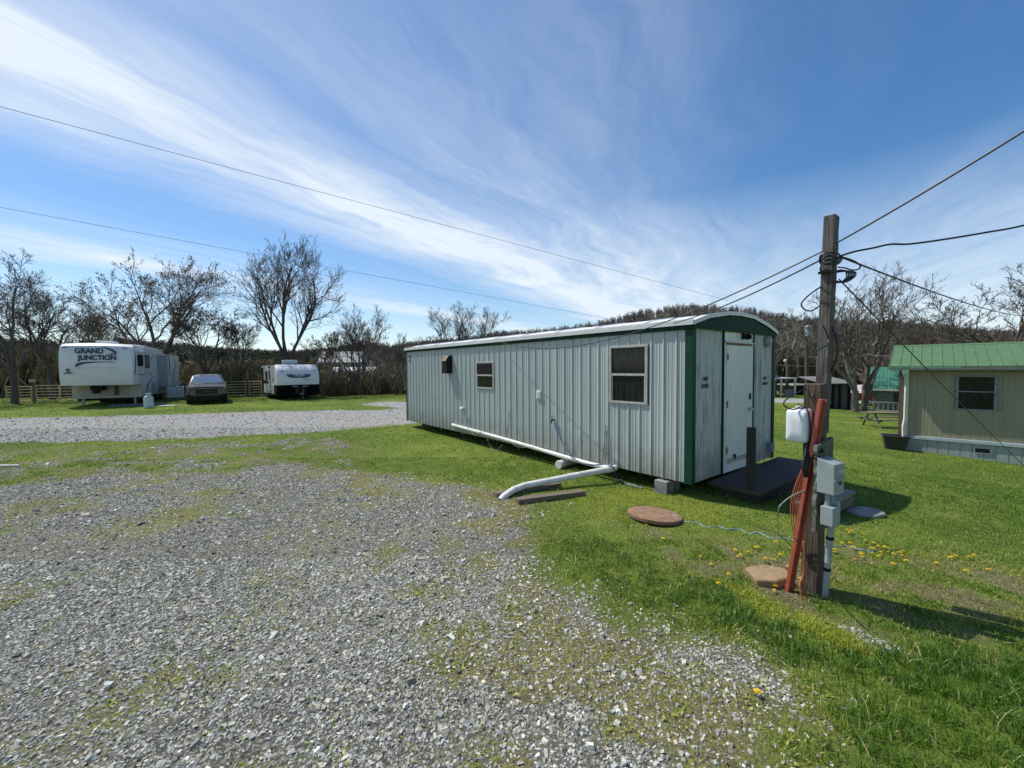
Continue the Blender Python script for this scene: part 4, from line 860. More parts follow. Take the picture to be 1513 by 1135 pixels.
# picnic table
q = G(1300, 631); PT = thing('picnic_table', 'dark brown wooden picnic table on the lawn behind the tan home', 'picnic table', q, R(-6))
zt = .74
for n_p, (y_, z_) in enumerate(((-.30, zt), (-.15, zt), (0, zt), (.15, zt), (.30, zt))): pass
mb = MB(); [mb.b(-.75, 2.0, y_ - .068, y_ + .068, zt - .02, zt + .02) for y_ in (-.29, -.145, 0, .145, .29)]; mb.build('tabletop', mTimber, PT)
for y_ in (-.68, .68): MB().b(-.75, 2.0, y_ - .13, y_ + .13, .42, .46).build('bench', mTimber, PT)
for x in (-.45, 1.6):
    MB().b(x, x + .04, -.75, .75, .33, .42).build('cross_beam', mTimber, PT)
    for s in (-1, 1): MB().tube([(x + .06, s * .62, 0), (x + .06, s * .2, zt - .02)], .05, 4).build('leg', mTimber, PT)
# pale circle of boards round tree & little clutter handled below
# cottage
def YG(px, py): return G(px, py).y
yc = YG(1305, 606); CO = G(1305, 606)
k_ = yc / F_PX
cot = thing('cottage', 'small grey-green cottage with a bright teal ribbed roof and white railing', 'cottage', (at(1283, 606, yc).x, yc, CO.z - .1), R(-43))
cw = 4.6; hE = (606 - 575.5) * k_ + .1; hR = (606 - 546) * k_ * 1.06
mCot = M('grey_green_siding', (.17, .18, .14), (.13, .14, .11), 4, (.5, .5, 6), .7)
MB().b(.2, cw, 1.2, 5, 0, hE).build('wall', mCot, cot)
mRoofT = M('teal_metal_roof', (.04, .155, .105), (.055, .185, .125), 3, rough=.45)
ribroof('roof_slope', mRoofT, cot, -.35, cw + .5, .75, hE + .02, 3.1, hR + .1, .22, .03)
ribroof('roof_slope', mRoofT, cot, -.35, cw + .5, 5.4, hE + .02, 3.1, hR + .1, .22, .03)
MB().b(-.35, cw + .5, .70, .75, hE - .10, hE + .02).build('gutter', mCream, cot)
MB().prism([(1.2, hE - .02), (3.1, hR - .05), (5, hE - .02)], .2, .25, 'x').build('gable_wall', mCot, cot)
wn = MB(); wn.b(2.0, 2.9, 1.16, 1.2, hE - 1.15, hE - .35); wo = wn.build('window', mCream, cot); MB().b(2.08, 2.82, 1.14, 1.16, hE - 1.07, hE - .43).build('pane', mGlass, wo)
MB().b(1.45, 1.93, 1.16, 1.2, hE - 1.15, hE - .3).build('shutter', M('dark_shutter', (.02, .028, .035), rough=.6), cot)
rl = MB(); rl.b(0, cw, .0, .06, .72, .8); rl.b(0, cw, .0, .06, .12, .18)
for x in np.arange(0, cw, .28): rl.b(x, x + .05, .01, .05, .18, .72)
rl.b(0, .08, -.01, .07, 0, .85); rl.build('railing', M('grey_white_paint', (.34, .38, .37), (.26, .3, .29), 5, rough=.6), cot)
MB().b(0, cw, 0, 1.2, -.1, .1).build('deck', mCot, cot)
ant = MB(); ant.tube([(.25, 1.0, hE), (.3, 1.0, hE + .9), (.35, 1.0, hE + 1.5)], .02, 5); ant.tube([(.3, 1.0, hE + .55), (1.2, 1.0, hE + .55)], .015, 5); ant.build('aerial', mSteelD, cot)
# shed
ys = YG(1240, 605); SO = G(1226, 605); ks = ys / F_PX
shed = thing('open_shed', 'low grey wooden shed with dark openings behind the forked tree', 'shed', (at(1222, 605, ys).x, ys, SO.z - .05), 0)
sw = 42 * ks; sh = 38 * ks; mShed = M('shed_board', (.13, .13, .11), (.08, .08, .07), 6, (6, 6, .4), .85)
MB().b(0, sw, .6, 2.6, 0, sh).build('back_box', mShed, shed)
for x in (0, .38, .62, .95): MB().b(sw * x - .04, sw * x + .10, .45, .58, 0, sh).build('post', mBlack, shed)
MB().b(sw * .02, sw * .36, .50, .56, sh * .45, sh * .52).build('rail', mBlack, shed)
MB().tube([(sw * .02, .5, sh * .42), (sw * .37, .5, .1)], .05, 4).build('brace', mBlack, shed)
MB().prism([(.1, sh), (.1, sh + .06), (3, sh + .55), (3, sh + .48)], -.2, sw + .2, 'x').build('roof', M('shed_roof', (.20, .20, .19), (.13, .13, .12), 5, rough=.7), shed)
MB().b(.05, sw - .05, .05, .5, -.05, .06).build('sill', mBlack, shed)
# red pickup
yt = 41.0; TP = G(1279, 598); yt = min(TP.y, 46); tx = at(1279, 598, yt).x
kt = yt / F_PX
pu = thing('pickup_truck', 'red pickup truck parked behind the forked bare tree', 'pickup', (tx - .6, yt, gz(tx, yt)), R(4))
mRedCar = M('red_car_paint', (.45, .01, .02), (.40, .01, .018), 3, rough=.25)
def section(x, hw, zb, zt_, hwt=None): hwt = hwt or hw; return [(x, -hw, zb), (x, -hw, (zb + zt_) / 2), (x, -hwt, zt_), (x, hwt, zt_), (x, hw, (zb + zt_) / 2), (x, hw, zb)]
MB().loft([section(-2.7, .92, .5, 1.1), section(-.5, .95, .45, 1.12), section(1.3, .95, .45, 1.12), section(2.5, .9, .45, 1.05), section(2.7, .8, .5, .9)]).build('body', mRedCar, pu, bevel=.04)
MB().loft([section(-.6, .85, 1.1, 1.15, .8), section(-.4, .8, 1.1, 1.75, .68), section(.8, .8, 1.1, 1.78, .68), section(1.5, .85, 1.1, 1.15, .8)]).build('cab', M('silver_roof', (.5, .5, .5), rough=.3), pu, bevel=.03)
MB().b(-.3, .9, -.84, -.72, 1.18, 1.6).build('side_window', mGlass, pu)
mTyre = M('tyre', (.015, .015, .015), rough=.85); mRim = M('rim', (.35, .35, .36), rough=.35, metal=.7)
def wheel(par, x, y, z, r_, w_=.22, ax='y', name='wheel'):
    a = Vector((0, 1, 0)) if ax == 'y' else Vector((1, 0, 0)); c_ = Vector((x, y, z))
    wo = MB().tube([c_ - a * w_ / 2, c_ - a * w_ * .4, c_ + a * w_ * .4, c_ + a * w_ / 2], [r_ * .9, r_, r_, r_ * .9], 20).build(name, mTyre, par, sm=True)
    MB().tube([c_ - a * (w_ / 2 + .012), c_ + a * (w_ / 2 + .012)], [r_ * .6, r_ * .6], 14).build('rim', mRim, wo); return wo
for x in (-1.8, 1.75):
    for y in (-.82, .82): wheel(pu, x, y, .38, .38)
MB().b(2.6, 2.76, -.85, .85, .5, .7).build('bumper', M('silver_bumper', (.45, .45, .46), rough=.3, metal=.6), pu)
MB().b(2.66, 2.72, -.85, -.55, .78, .92).build('headlight', M('lamp_lens', (.6, .6, .58), rough=.15), pu)
# grey house with carport beyond the road
yh = YG(1163, 587); HH = G(1163, 587); kh = yh / F_PX
gh = thing('grey_house', 'grey house with blue-grey gable and dark carport between white posts across the road', 'house', (at(1178, 587, yh).x, yh, HH.z - .1), 0)
X_ = lambda px: (px - 1178) * kh; Z_ = lambda py: (587 - py) * kh + .1
mGH = M('grey_siding', (.20, .22, .24), (.15, .165, .18), 4, (.4, .4, 5), .7)
MB().b(X_(1120), X_(1156), 1, 8, 0, Z_(560)).build('wall', mGH, gh)
MB().prism([(X_(1110), Z_(560)), (X_(1134), Z_(540)), (X_(1160), Z_(560))], .6, 9, 'y').build('roof', M('slate_roof', (.14, .18, .22), (.10, .13, .16), 4, rough=.6), gh)
MB().b(X_(1120), X_(1179), .2, 7, Z_(560), Z_(558.3)).build('carport_roof', mWhiteM, gh)
for px in (1145, 1155.5, 1176): MB().b(X_(px), X_(px) + .16, .25, .4, 0, Z_(560)).build('post', mCream, gh)
MB().b(X_(1157), X_(1176), 6.4, 6.8, 0, Z_(560)).build('back_wall', mDark, gh)  # wall coloured near-black for the shade deep in the carport
MB().b(X_(1164), X_(1177), .5, .62, .1, Z_(576)).build('low_wall', mGH, gh)
MB().b(X_(1142), X_(1154), .9, .98, Z_(584), Z_(563)).build('opening_shade', mBlack, gh)  # solid black panel put in for the shade inside the opening
MB().b(X_(1144.5), X_(1146.5), 2, 2.5, Z_(548), Z_(542)).build('chimney', mGH, gh)
lb = thing('low_outbuilding', 'low dark outbuilding with pale roof right of the carport', 'outbuilding', (at(1184, 582, yh + 4).x, yh + 4, HH.z - .1), 0)
MB().b(-.9, 1.3, 0, 3, 0, 1.2).build('wall', mBlack, lb); MB().b(-1.0, 1.4, -.2, 3.2, 1.2, 1.36).build('roof', M('pale_roof', (.35, .35, .33), rough=.7), lb)
rh = thing('red_roof_shed', 'tiny far shed with pinkish roof behind the wooden pole', 'shed', (at(1203, 575, 70).x, 70, gz(at(1203, 575, 70).x, 70)), 0)
MB().b(-.9, .9, 0, 2, 0, 2.2).build('wall', mDark, rh); MB().prism([(-1.1, 2.2), (0, 2.7), (1.1, 2.2)], -.2, 2.2, 'y').build('roof', M('pink_roof', (.5, .33, .28), rough=.7), rh)
# far utility poles
mPoleF = M('far_pole', (.12, .10, .085), (.07, .06, .05), 5, (5, 5, .3), .85)
yp = 37.0; b0 = at(1192, 600, yp); b0.z = gz(b0.x, yp); top = at(1191, 474, yp)
up = thing('utility_pole', 'distant round utility pole carrying a grey transformer can', 'pole', b0)
MB().tube([(0, 0, -.2), tuple(top - b0)], [.15, .10], 10).build('shaft', mPoleF, up, sm=True)
tc_ = at(1191.5, 489.5, yp) - b0; MB().lathe([(.05, -.5), (.26, -.45), (.28, .38), (.2, .48), (.06, .5)], tuple(tc_ + Vector((-.05, -.35, 0))), 14).build('transformer', M('transformer_grey', (.34, .38, .40), rough=.4), up, sm=True)
MB().box(tuple(top - b0 - Vector((0, 0, .35))), (.9, .1, .1)).build('crossarm', mPoleF, up)
yq = YG(1163, 585); b1_ = G(1163, 585); top1 = at(1163.5, 520, yq)
up2 = thing('utility_pole', 'plain dark brown pole with a small white lamp in front of the carport', 'pole', b1_)
MB().tube([(0, 0, -.2), tuple(top1 - b1_)], [.17, .13], 10).build('shaft', mPoleF, up2, sm=True)
MB().lathe([(.03, -.15), (.16, -.1), (.16, .1), (.05, .18)], tuple(at(1160, 533, yq) - b1_), 10).build('lamp', mWhiteM, up2, sm=True)
mGW = M('grey_wire', (.25, .25, .25), rough=.5)
for a, b, lab in (((1191, 480), (1080, 517), 'grey power line running left from the top of the transformer pole'), ((1190, 497), (1090, 540), 'lower grey power line slanting left from the transformer pole')):
    o = MB().tube(sag(at(*a, yp), at(*b, 70), .3), .018, 5).build('power_line', mGW); tag(o, lab, 'power line')
o = MB().tube(sag(at(1130, 538, 44), at(1330, 531, 52), .5), .025, 5).build('power_line', mGW); tag(o, 'pale power line crossing low in front of the hillside', 'power line')
# long high wires across the sky
mW = M('sky_wire', (.03, .035, .05), rough=.5)
for a, ya_, b, yb_, s, lab in (((-40, 147), 11, (1075, 444), 110, .6, 'upper thin wire running across the whole sky'), ((-40, 299), 16, (900, 471), 120, .8, 'lower thin wire running across the sky above the parked trailers')):
    A_ = at(*a, ya_); B_ = at(*b, yb_); pts = [A_.lerp(B_, (i / 40) ** 1.5) for i in range(41)]; rad = [.0065 + .024 * (i / 40) ** 1.5 for i in range(41)]
    o = MB().tube(pts, rad, 6).build('overhead_wire', mW); tag(o, lab, 'wire')

# ================================================================== left side: vehicles
mGel = M('white_gelcoat', (.70, .71, .71), (.63, .64, .64), 2, rough=.3, c3=(.5, .5, .46), amt3=.2, s3=2)
mGelG = M('grey_gelcoat', (.42, .42, .37), (.36, .36, .31), 3, (2, 2, .5), .5)  # duller, greyer tone than the white gelcoat, for lower front and side panels
mNavy = M('navy_decal', (.012, .018, .06), rough=.35); mSteelB = M('blue_grey_decal', (.22, .28, .34), rough=.4)
c_r = at(198.5, 598, 23.0); ax = Vector((-.475, .88, 0)).normalized(); fw_ = Vector((ax.y, -ax.x, 0))   # fw_: to the right as seen from the front? (x_local)
RZ5 = math.atan2(-ax.x, ax.y)  # local +Y = ax
W5 = 3.0; xl = Vector((math.cos(RZ5), math.sin(RZ5), 0)); root5 = c_r - xl * (W5 / 2); gz5 = gz(root5.x, root5.y)
fwh = thing('fifth_wheel_trailer', 'large white fifth wheel camper with navy lettering on its blunt front cap', 'camper', (root5.x, root5.y, gz5), RZ5)
h = W5 / 2; zB, zT = 1.17, 3.42
# upper front cap with bulging nose: loft sections across x
def capsec(x, inset, zt_):
    return [(x, 2.4, zB + .0), (x, inset + .12, zB), (x, inset + .02, zB + .35), (x, inset, zB + 1.1), (x, inset + .05, zt_ - .45), (x, inset + .16, zt_ - .14), (x, inset + .40, zt_), (x, 2.4, zt_ + .06)]
cap = MB().loft([capsec(-h, .22, zT - .12), capsec(-h + .06, .10, zT - .05), capsec(-h + .3, .02, zT - .01), capsec(-.4, -.06, zT + .03), capsec(.4, -.06, zT + .03), capsec(h - .3, .02, zT - .01), capsec(h - .06, .10, zT - .05), capsec(h, .22, zT - .12)]).build('front_cap', mGel, fwh, sm=True, ang=30)
body = MB().prism([(2.4, zB - .0), (1.7, zB - .0), (1.7, .42), (8.6, .42), (8.6, 3.28), (2.4, zT + .03)], -h + .004, h - .004, 'x').build('body', mGel, fwh, bevel=.05)
MB().b(-h + .02, h - .02, 1.55, 1.69, .40, zB + .02).build('lower_front', mGelG, fwh)
MB().b(-h + .25, h - .55, 1.535, 1.55, .50, 1.08).build('storage_hatch', M('hatch', (.36, .35, .30), rough=.5), fwh)
MB().b(h * .18, h * .32, 1.53, 1.55, .55, 1.10).build('vent_panel', M('brown_panel', (.08, .07, .055), rough=.6), fwh)
mb = MB(); mb.b(-.55, -.05, .9, 1.55, .86, 1.17); mb.b(-.42, -.2, .75, 1.2, .70, .9); mb.build('hitch_pin_box', mBlack, fwh, bevel=.03)
for x in (-h + .45, h - .35):
    MB().b(x - .05, x + .05, 1.58, 1.68, -.02, .45).build('landing_leg', M('leg_metal', (.3, .3, .28), rough=.5), fwh)
MB().b(-h + .1, h - .1, 1.9, 8.4, .25, .44).build('chassis', mBlack, fwh)
for y in (5.2, 6.1):
    for x in (-h + .2, h - .2): wheel(fwh, x, y, .36, .36, .24, 'x')
mb = MB(); mb.b(-.35, .45, 1.2, 2.0, zT + .03, zT + .2); mb.build('roof_air_conditioner', mGel, fwh, bevel=.06); MB().lathe([(.09, 0), (.09, .1), (.0, .12)], (-.95, .6, zT + .0), 10).build('roof_vent', mGel, fwh)
# lettering
yl = -.075
text('GRAND', .40, mNavy, fwh, (-.22, yl, zT - .42), (R(90), 0, 0), 'lettering', .006, .014, sx=.80); text('JUNCTION', .36, mNavy, fwh, (.10, yl, zT - .78), (R(90), 0, 0), 'lettering', .006, .014, sx=.86)
text('.5.', .36, mNavy, fwh, (-h + .42, yl + .03, zT - 1.50), (R(90), 0, R(-4)), 'number_mark', .012, .01)
def swoosh(pts, name='swoosh', m=None, y=yl, par=fwh):
    mb = MB(); n_ = len(pts); vs = []
    for x, z, t_ in pts: vs += [(x, y, z - t_ / 2), (x, y, z + t_ / 2), (x, y + .01, z - t_ / 2), (x, y + .01, z + t_ / 2)]
    fs = []
    for i in range(n_ - 1):
        a = i * 4; b = a + 4; fs += [(a, b, b + 1, a + 1), (a + 2, a + 3, b + 3, b + 2), (a + 1, b + 1, b + 3, a + 3), (a, a + 2, b + 2, b)]
    return mb.add(vs, fs).build(name, m or mNavy, par)
swoosh([(-.78, zT - 1.19, .16), (-.62, zT - 1.10, .13), (-.4, zT - 1.04, .09), (-.1, zT - 1.01, .06), (.3, zT - 1.0, .04), (.85, zT - 1.01, .015)])
swoosh([(.25, zT - .20, .02), (.5, zT - .27, .08), (.72, zT - .38, .13), (.86, zT - .48, .10)]); swoosh([(.5, zT - .60, .02), (.68, zT - .58, .06), (.86, zT - .51, .10)])
swoosh([(-.85, zT - 1.31, .012), (.85, zT - 1.31, .012)], 'moulding_line', mSteelB)
for x in (-h + .3, h - .3): MB().b(x - .09, x + .09, -.03, .04, zT - .26, zT - .22).build('marker_light', mBlack, fwh)
# right side: bedroom slide with window, doors, graphics
xs = h
sl1 = MB().b(xs, xs + .28, .85, 2.15, 1.75, 3.05).build('bedroom_slide', M('slide_grey', (.45, .47, .48), rough=.4), fwh, bevel=.02)
wo = MB().b(xs + .02, xs + .26, .83, .85, 2.2, 2.85).build('slide_window', mBlack, sl1)
wo2 = MB().b(xs + .28, xs + .30, 1.1, 1.9, 2.1, 2.85).build('slide_window', mBlack, sl1, bevel=.0); MB().b(xs + .30, xs + .305, 1.2, 1.8, 2.2, 2.75).build('pane', M('warm_glass', (.10, .09, .06), rough=.15), wo2)
def side_sw(pts, x=xs + .006, m=None, par=fwh):
    mb = MB(); vs = []
    for y, z, t_ in pts: vs += [(x, y - t_ / 2, z), (x, y + t_ / 2, z), (x - .008, y - t_ / 2, z), (x - .008, y + t_ / 2, z)]
    fs = []
    for i in range(len(pts) - 1):
        a = i * 4; b = a + 4; fs += [(a, a + 1, b + 1, b), (a + 1, a + 3, b + 3, b + 1), (a, b, b + 2, a + 2)]
    return mb.add(vs, fs).build('side_graphic', m or mNavy, par)
side_sw([(.45, 3.1, .10), (.5, 2.6, .16), (.45, 2.2, .18), (.35, 1.85, .22), (.3, 1.7, .10)]); side_sw([(2.7, 3.0, .05), (2.9, 2.6, .10), (2.6, 2.2, .05)])
side_sw([(4.2, 3.0, .05), (3.4, 2.6, .12), (3.1, 2.2, .14), (3.3, 1.8, .12), (3.8, 1.5, .05)]); side_sw([(3.6, 1.4, .25), (2.9, 1.2, .16), (2.5, .9, .14), (2.4, .6, .10)])
MB().b(xs, xs + .02, 3.5, 4.1, .55, 1.2).build('storage_hatch', mGelG, fwh)
sl2 = MB().b(xs, xs + .52, 5.0, 8.3, .85, 3.0).build('living_slide', M('slide_grey2', (.30, .33, .34), rough=.45), fwh, bevel=.02)
MB().b(xs + .52, xs + .532, 5.05, 8.25, .9, 2.95).build('slide_face', mGel, sl2)
side_sw([(5.2, 2.9, .12), (5.5, 2.4, .35), (5.3, 1.9, .12), (5.5, 1.6, .2)], xs + .54, None, sl2); side_sw([(6.8, 2.8, .12), (7.2, 2.2, .12), (6.4, 1.7, .2), (5.6, 1.5, .1)], xs + .54, None, sl2); side_sw([(6.9, 1.7, .12), (6.1, 1.2, .12), (6.6, 1.0, .12)], xs + .54, None, sl2)
# propane cylinder etc.
q = G(220, 603); cy = MB().lathe([(.17, 0), (.2, .04), (.2, .52), (.17, .60), (.08, .64), (.05, .65)], n=20)
pc = thing('propane_cylinder', 'white propane cylinder standing on the grass beside the large camper', 'gas cylinder', q)
cy.build('tank', M('tank_white', (.55, .58, .60), (.45, .48, .50), 6, rough=.4), pc, sm=True); MB().lathe([(.10, .63), (.11, .64), (.11, .76), (.10, .76)], n=14).build('collar', M('tank_collar', (.5, .52, .53), rough=.4), pc, sm=True); MB().cyl((0, 0, .64), (0, 0, .74), .03, 8).build('valve', mSteelD, pc)
q = G(228, 601); o = MB().prism([(-.4, -.18), (.3, -.2), (.45, .05), (.1, .22), (-.35, .15)], 0, .03, 'z').build('white_mat', M('white_sheet', (.6, .6, .58), rough=.7), bevel=.008); o.location = q + Vector((.5, .3, .01)); o.rotation_euler.z = .4; tag(o, 'small white sheet lying on the grass right of the propane cylinder', 'mat')
q = G(190, 600); o = MB().prism([(-1.2, -.3), (-.2, -.42), (1.1, -.2), (1.3, .25), (.2, .4), (-1.1, .3)], 0, .06, 'z').build('blue_tarp', M('blue_grey_tarp', (.08, .11, .16), (.14, .18, .24), 4, rough=.5, bump=.8, bscale=8), bevel=.02); o.location = q + Vector((.2, .5, 0)); o.rotation_euler.z = .5; tag(o, 'crumpled blue-grey tarp on the grass under the front of the large camper', 'tarp')
# white tote tank behind fence
q = G(263, 597) ; q = at(263, 590, 28.0); q.z = gz(q.x, q.y)
tt_ = thing('water_tote', 'white plastic water tank in a cage between the large camper and the suv', 'tank', q, R(30))
MB().b(-.5, .5, -.5, .5, .12, .86).build('tank', M('tote_white', (.62, .65, .68), (.5, .54, .58), 3, rough=.4), tt_, bevel=.08, seg=3); cg = MB()
for x in np.linspace(-.52, .52, 5): cg.b(x - .012, x + .012, -.53, -.505, 0, .86)
for z in (.15, .38, .6, .82): cg.b(-.54, .54, -.545, -.53, z, z + .02)
cg.build('cage', mGut, tt_); MB().b(-.54, .54, -.54, .54, .0, .1).build('pallet', mTimber, tt_); MB().lathe([(.12, .86), (.12, .92), (.02, .93)], n=12).build('lid', mWhiteM, tt_)
# SUV
q = G(306, 597.5); RS = R(35)
suv = thing('suv', 'silver-grey suv facing the camera between the two campers', 'car', q, RS)
mCar = M('dark_grey_paint', (.085, .085, .082), (.07, .07, .067), 3, rough=.28, metal=.3, spec=.5)
def csec(y, wb, wm, wt, zb, zm, zt_, zc):
    P_ = [(wb, zb), (wm, zb + .18), (wm, zm - .1), (wm - .03, zm), (wt, zt_), (wt * .6, zc)]
    return [(x, y, z) for x, z in P_] + [(-x, y, z) for x, z in reversed(P_)]
S_ = [(-.02, .58, .72, .62, .42, .66, .86, .88), (.04, .66, .86, .76, .40, .86, .97, 1.0), (.25, .66, .93, .80, .42, .95, 1.02, 1.05), (1.15, .66, .96, .84, .40, 1.03, 1.09, 1.12), (1.35, .92, .96, .84, .28, 1.05, 1.12, 1.15), (2.05, .92, .96, .70, .28, 1.07, 1.58, 1.62), (3.0, .92, .96, .69, .28, 1.08, 1.64, 1.68), (4.2, .91, .95, .68, .30, 1.08, 1.60, 1.64), (4.6, .88, .92, .76, .34, 1.08, 1.2, 1.22), (4.7, .8, .86, .74, .42, .9, 1.0, 1.02)]
MB().loft([csec(*s) for s in S_]).build('body', mCar, suv, sm=True, ang=28)
mGl2 = M('windshield_glass', (.42, .47, .50), (.34, .38, .41), 2, rough=.08, spec=1., metal=1.)
def glq(pts, name='window', m=None, par=suv):
    c_ = sum((Vector(p_) for p_ in pts), Vector()) / 4; n_ = (Vector(pts[1]) - Vector(pts[0])).cross(Vector(pts[3]) - Vector(pts[0])).normalized()
    a = [Vector(p_) for p_ in pts]; return MB().add([p_ + n_ * .008 for p_ in a] + [p_ - n_ * .03 for p_ in a], [(0, 1, 2, 3), (7, 6, 5, 4), (0, 4, 5, 1), (1, 5, 6, 2), (2, 6, 7, 3), (3, 7, 4, 0)]).build(name, m or mGl2, par)
glq([(-.78, 1.40, 1.18), (.78, 1.40, 1.18), (.62, 1.98, 1.575), (-.62, 1.98, 1.575)], 'windshield')
for s in (-1, 1):
    pts = [(s * .905, 1.75, 1.14), (s * .905, 4.0, 1.14), (s * .715, 3.9, 1.56), (s * .735, 2.2, 1.53)]; glq(pts if s > 0 else pts[::-1], 'side_window', mGlass)
mChr = M('chrome_trim', (.55, .55, .56), rough=.2, metal=.9)
gr = MB().b(-.50, .50, -.06, -.01, .58, .90).build('grille', mBlack, suv, bevel=.03)
for z in (.66, .71, .76, .81): MB().b(-.42, .42, -.07, -.06, z, z + .012).build('grille_bar', mSteelD, gr)
MB().b(-.09, .09, -.085, -.06, .73, .775).build('badge', M('red_badge', (.3, .02, .02), rough=.3), gr)
for s in (-1, 1):
    MB().prism([(s * .48, .87), (s * .84, .92), (s * .86, .78), (s * .70, .70), (s * .49, .74)], -.03, .10, 'y').build('headlight', M('headlamp', (.03, .035, .04), rough=.1, spec=.9), suv)
    MB().prism([(s * .55, .50), (s * .84, .56), (s * .82, .46), (s * .58, .40)], -.02, .08, 'y').build('fog_lamp', mBlack, suv)
    mo = MB().b(s * .98, s * 1.16, 1.50, 1.62, 1.08, 1.25).build('mirror', mBlack, suv, bevel=.03)
    for y in (.85, 3.7): wheel(suv, s * .83, y, .37, .37, .27, 'x')
MB().b(-.62, .62, -.045, .0, .34, .50).build('lower_intake', mBlack, suv, bevel=.02); MB().b(-.84, .84, -.05, -.0, .55, .60).build('bumper_strip', mCar, suv, bevel=.01)
MB().b(-.70, .70, .1, 4.4, .22, .34).build('underbody', mBlack, suv)
for s in (-1, 1): MB().b(s * .62 - .02, s * .62 + .02, 2.2, 4.0, 1.66, 1.70).build('roof_rail', mBlack, suv)
# small camper
q = at(443, 592, 26.4); q.z = gz(q.x, q.y)
WC = 2.5; azc = R(39.5)
xl = Vector((math.cos(azc), math.sin(azc), 0)); cen = at(443, 592, 26.8)
tc5 = thing('travel_trailer', 'small black and white travel trailer with a curved nose beyond the suv', 'camper', (cen.x, cen.y, gz(cen.x, cen.y)), azc)
h = WC / 2; T = 2.30
profU = [(.10, .96), (.06, 1.2), (.10, 1.55), (.22, 1.85), (.42, 2.08), (.75, 2.24), (1.1, T), (1.1, .96)]
def shell(prof_, x0, x1, name, m, par=tc5):
    cy_ = 1.2; secs = []
    for x, k in ((x0, .08), (x0 + .05, .02), (x0 + .14, 0), (x1 - .14, 0), (x1 - .05, .02), (x1, .08)):
        secs.append([(x, y + (k if y < .9 else 0), z - (k if z > 2 else 0)) for y, z in prof_])
    return MB().loft(secs).build(name, m, par, sm=True, ang=30)
shell(profU, -h, h, 'front_cap', mGel)
shell([(.12, .958), (.16, .6), (.35, .34), (1.1, .34), (1.1, .958)], -h, h, 'lower_cap', M('matt_black', (.006, .006, .006), rough=.8, spec=.1))
MB().prism([(1.1, .34), (5.6, .34), (5.6, 2.22), (1.1, T)], -h, h, 'x').build('body', mGel, tc5, bevel=.03)
MB().b(-h - .01, h + .01, 1.0, 5.65, T - .04, T + .02).build('roof_edge', mBlack, tc5)
mb = MB(); mb.b(-.42, .42, 2.2, 3.0, T, T + .3); mb.build('roof_air_conditioner', mGel, tc5, bevel=.06, seg=3)
xs2 = -h - .006
for y0, y1, z0, z1, m in ((1.12, 1.9, 1.2, 2.2, mGelG), (2.2, 2.9, .45, 2.2, mBlack), (3.3, 4.1, 1.25, 1.85, mBlack), (3.0, 5.5, 1.0, 1.2, mBlack), (1.15, 2.1, .36, .9, mGelG), (4.8, 5.55, .4, 2.1, mBlack)):
    MB().b(xs2 - .006, xs2 + .01, y0, y1, z0, z1).build('side_graphic', m, tc5)
dr2 = MB().b(xs2 - .02, xs2 - .007, 2.25, 2.85, .5, 2.05).build('door', mGelG, tc5); MB().b(xs2 - .025, xs2 - .02, 2.35, 2.75, 1.3, 1.9).build('door_window', mGlass, dr2)
st_ = MB(); st_.b(-h - .65, -h, 2.25, 2.85, .18, .22); st_.b(-h - .35, -h, 2.25, 2.85, .36, .4); st_.build('entry_step', mBlack, tc5)
emb = MB().prism([(-.74, 1.64), (.74, 1.64), (.60, 1.46), (.3, 1.40), (-.3, 1.40), (-.60, 1.46)], .03, .06, 'y').build('emblem', M('emblem_blue', (.02, .04, .13), rough=.35), tc5)
mWT = M('white_decal', (.7, .7, .72), rough=.4)
text('CRUISE', .14, mWT, emb, (0, .025, 1.58), (R(90), 0, 0), 'lettering', .004, .003, sx=1.5); text('L I T E', .11, mWT, emb, (0, .025, 1.465), (R(90), 0, 0), 'lettering', .004, .002, sx=1.3)
swoosh([(.2, 1.28, .02), (.4, 1.31, .05), (.6, 1.29, .03), (.85, 1.30, .02)], 'script_mark', mSteelB, .05, tc5)
for x in (-.95, .95): MB().b(x - .05, x + .05, .10, .2, 1.86, 1.90).build('marker_light', mBlack, tc5)
for x in (-.38, .22): MB().b(x, x + .3, .08, .12, .84, .87).build('front_lamp', mWT, tc5)
mb = MB(); mb.tube([(-.5, .3, .4), (0, -1.0, .4)], .05, 4); mb.tube([(.5, .3, .4), (0, -1.0, .4)], .05, 4); mb.build('tow_hitch', mBlack, tc5); MB().cyl((0, -.85, 0), (0, -.85, .7), .04, 8).build('jack', mSteelD, tc5)
mb = MB(); mb.lathe([(.14, .42), (.15, .46), (.15, .78), (.08, .85)], (-.16, -.2, 0), 12); mb.build('gas_bottle', mBlack, tc5); MB().lathe([(.14, .42), (.15, .46), (.15, .78), (.08, .85)], (.16, -.2, 0), 12).build('gas_bottle', mBlack, tc5)
for y in (3.2, 4.0):
    for x in (-h + .15, h - .15): wheel(tc5, x, y, .33, .33, .22, 'x')
MB().b(-h + .1, h - .1, 1.0, 5.4, .22, .35).build('chassis', mBlack, tc5)
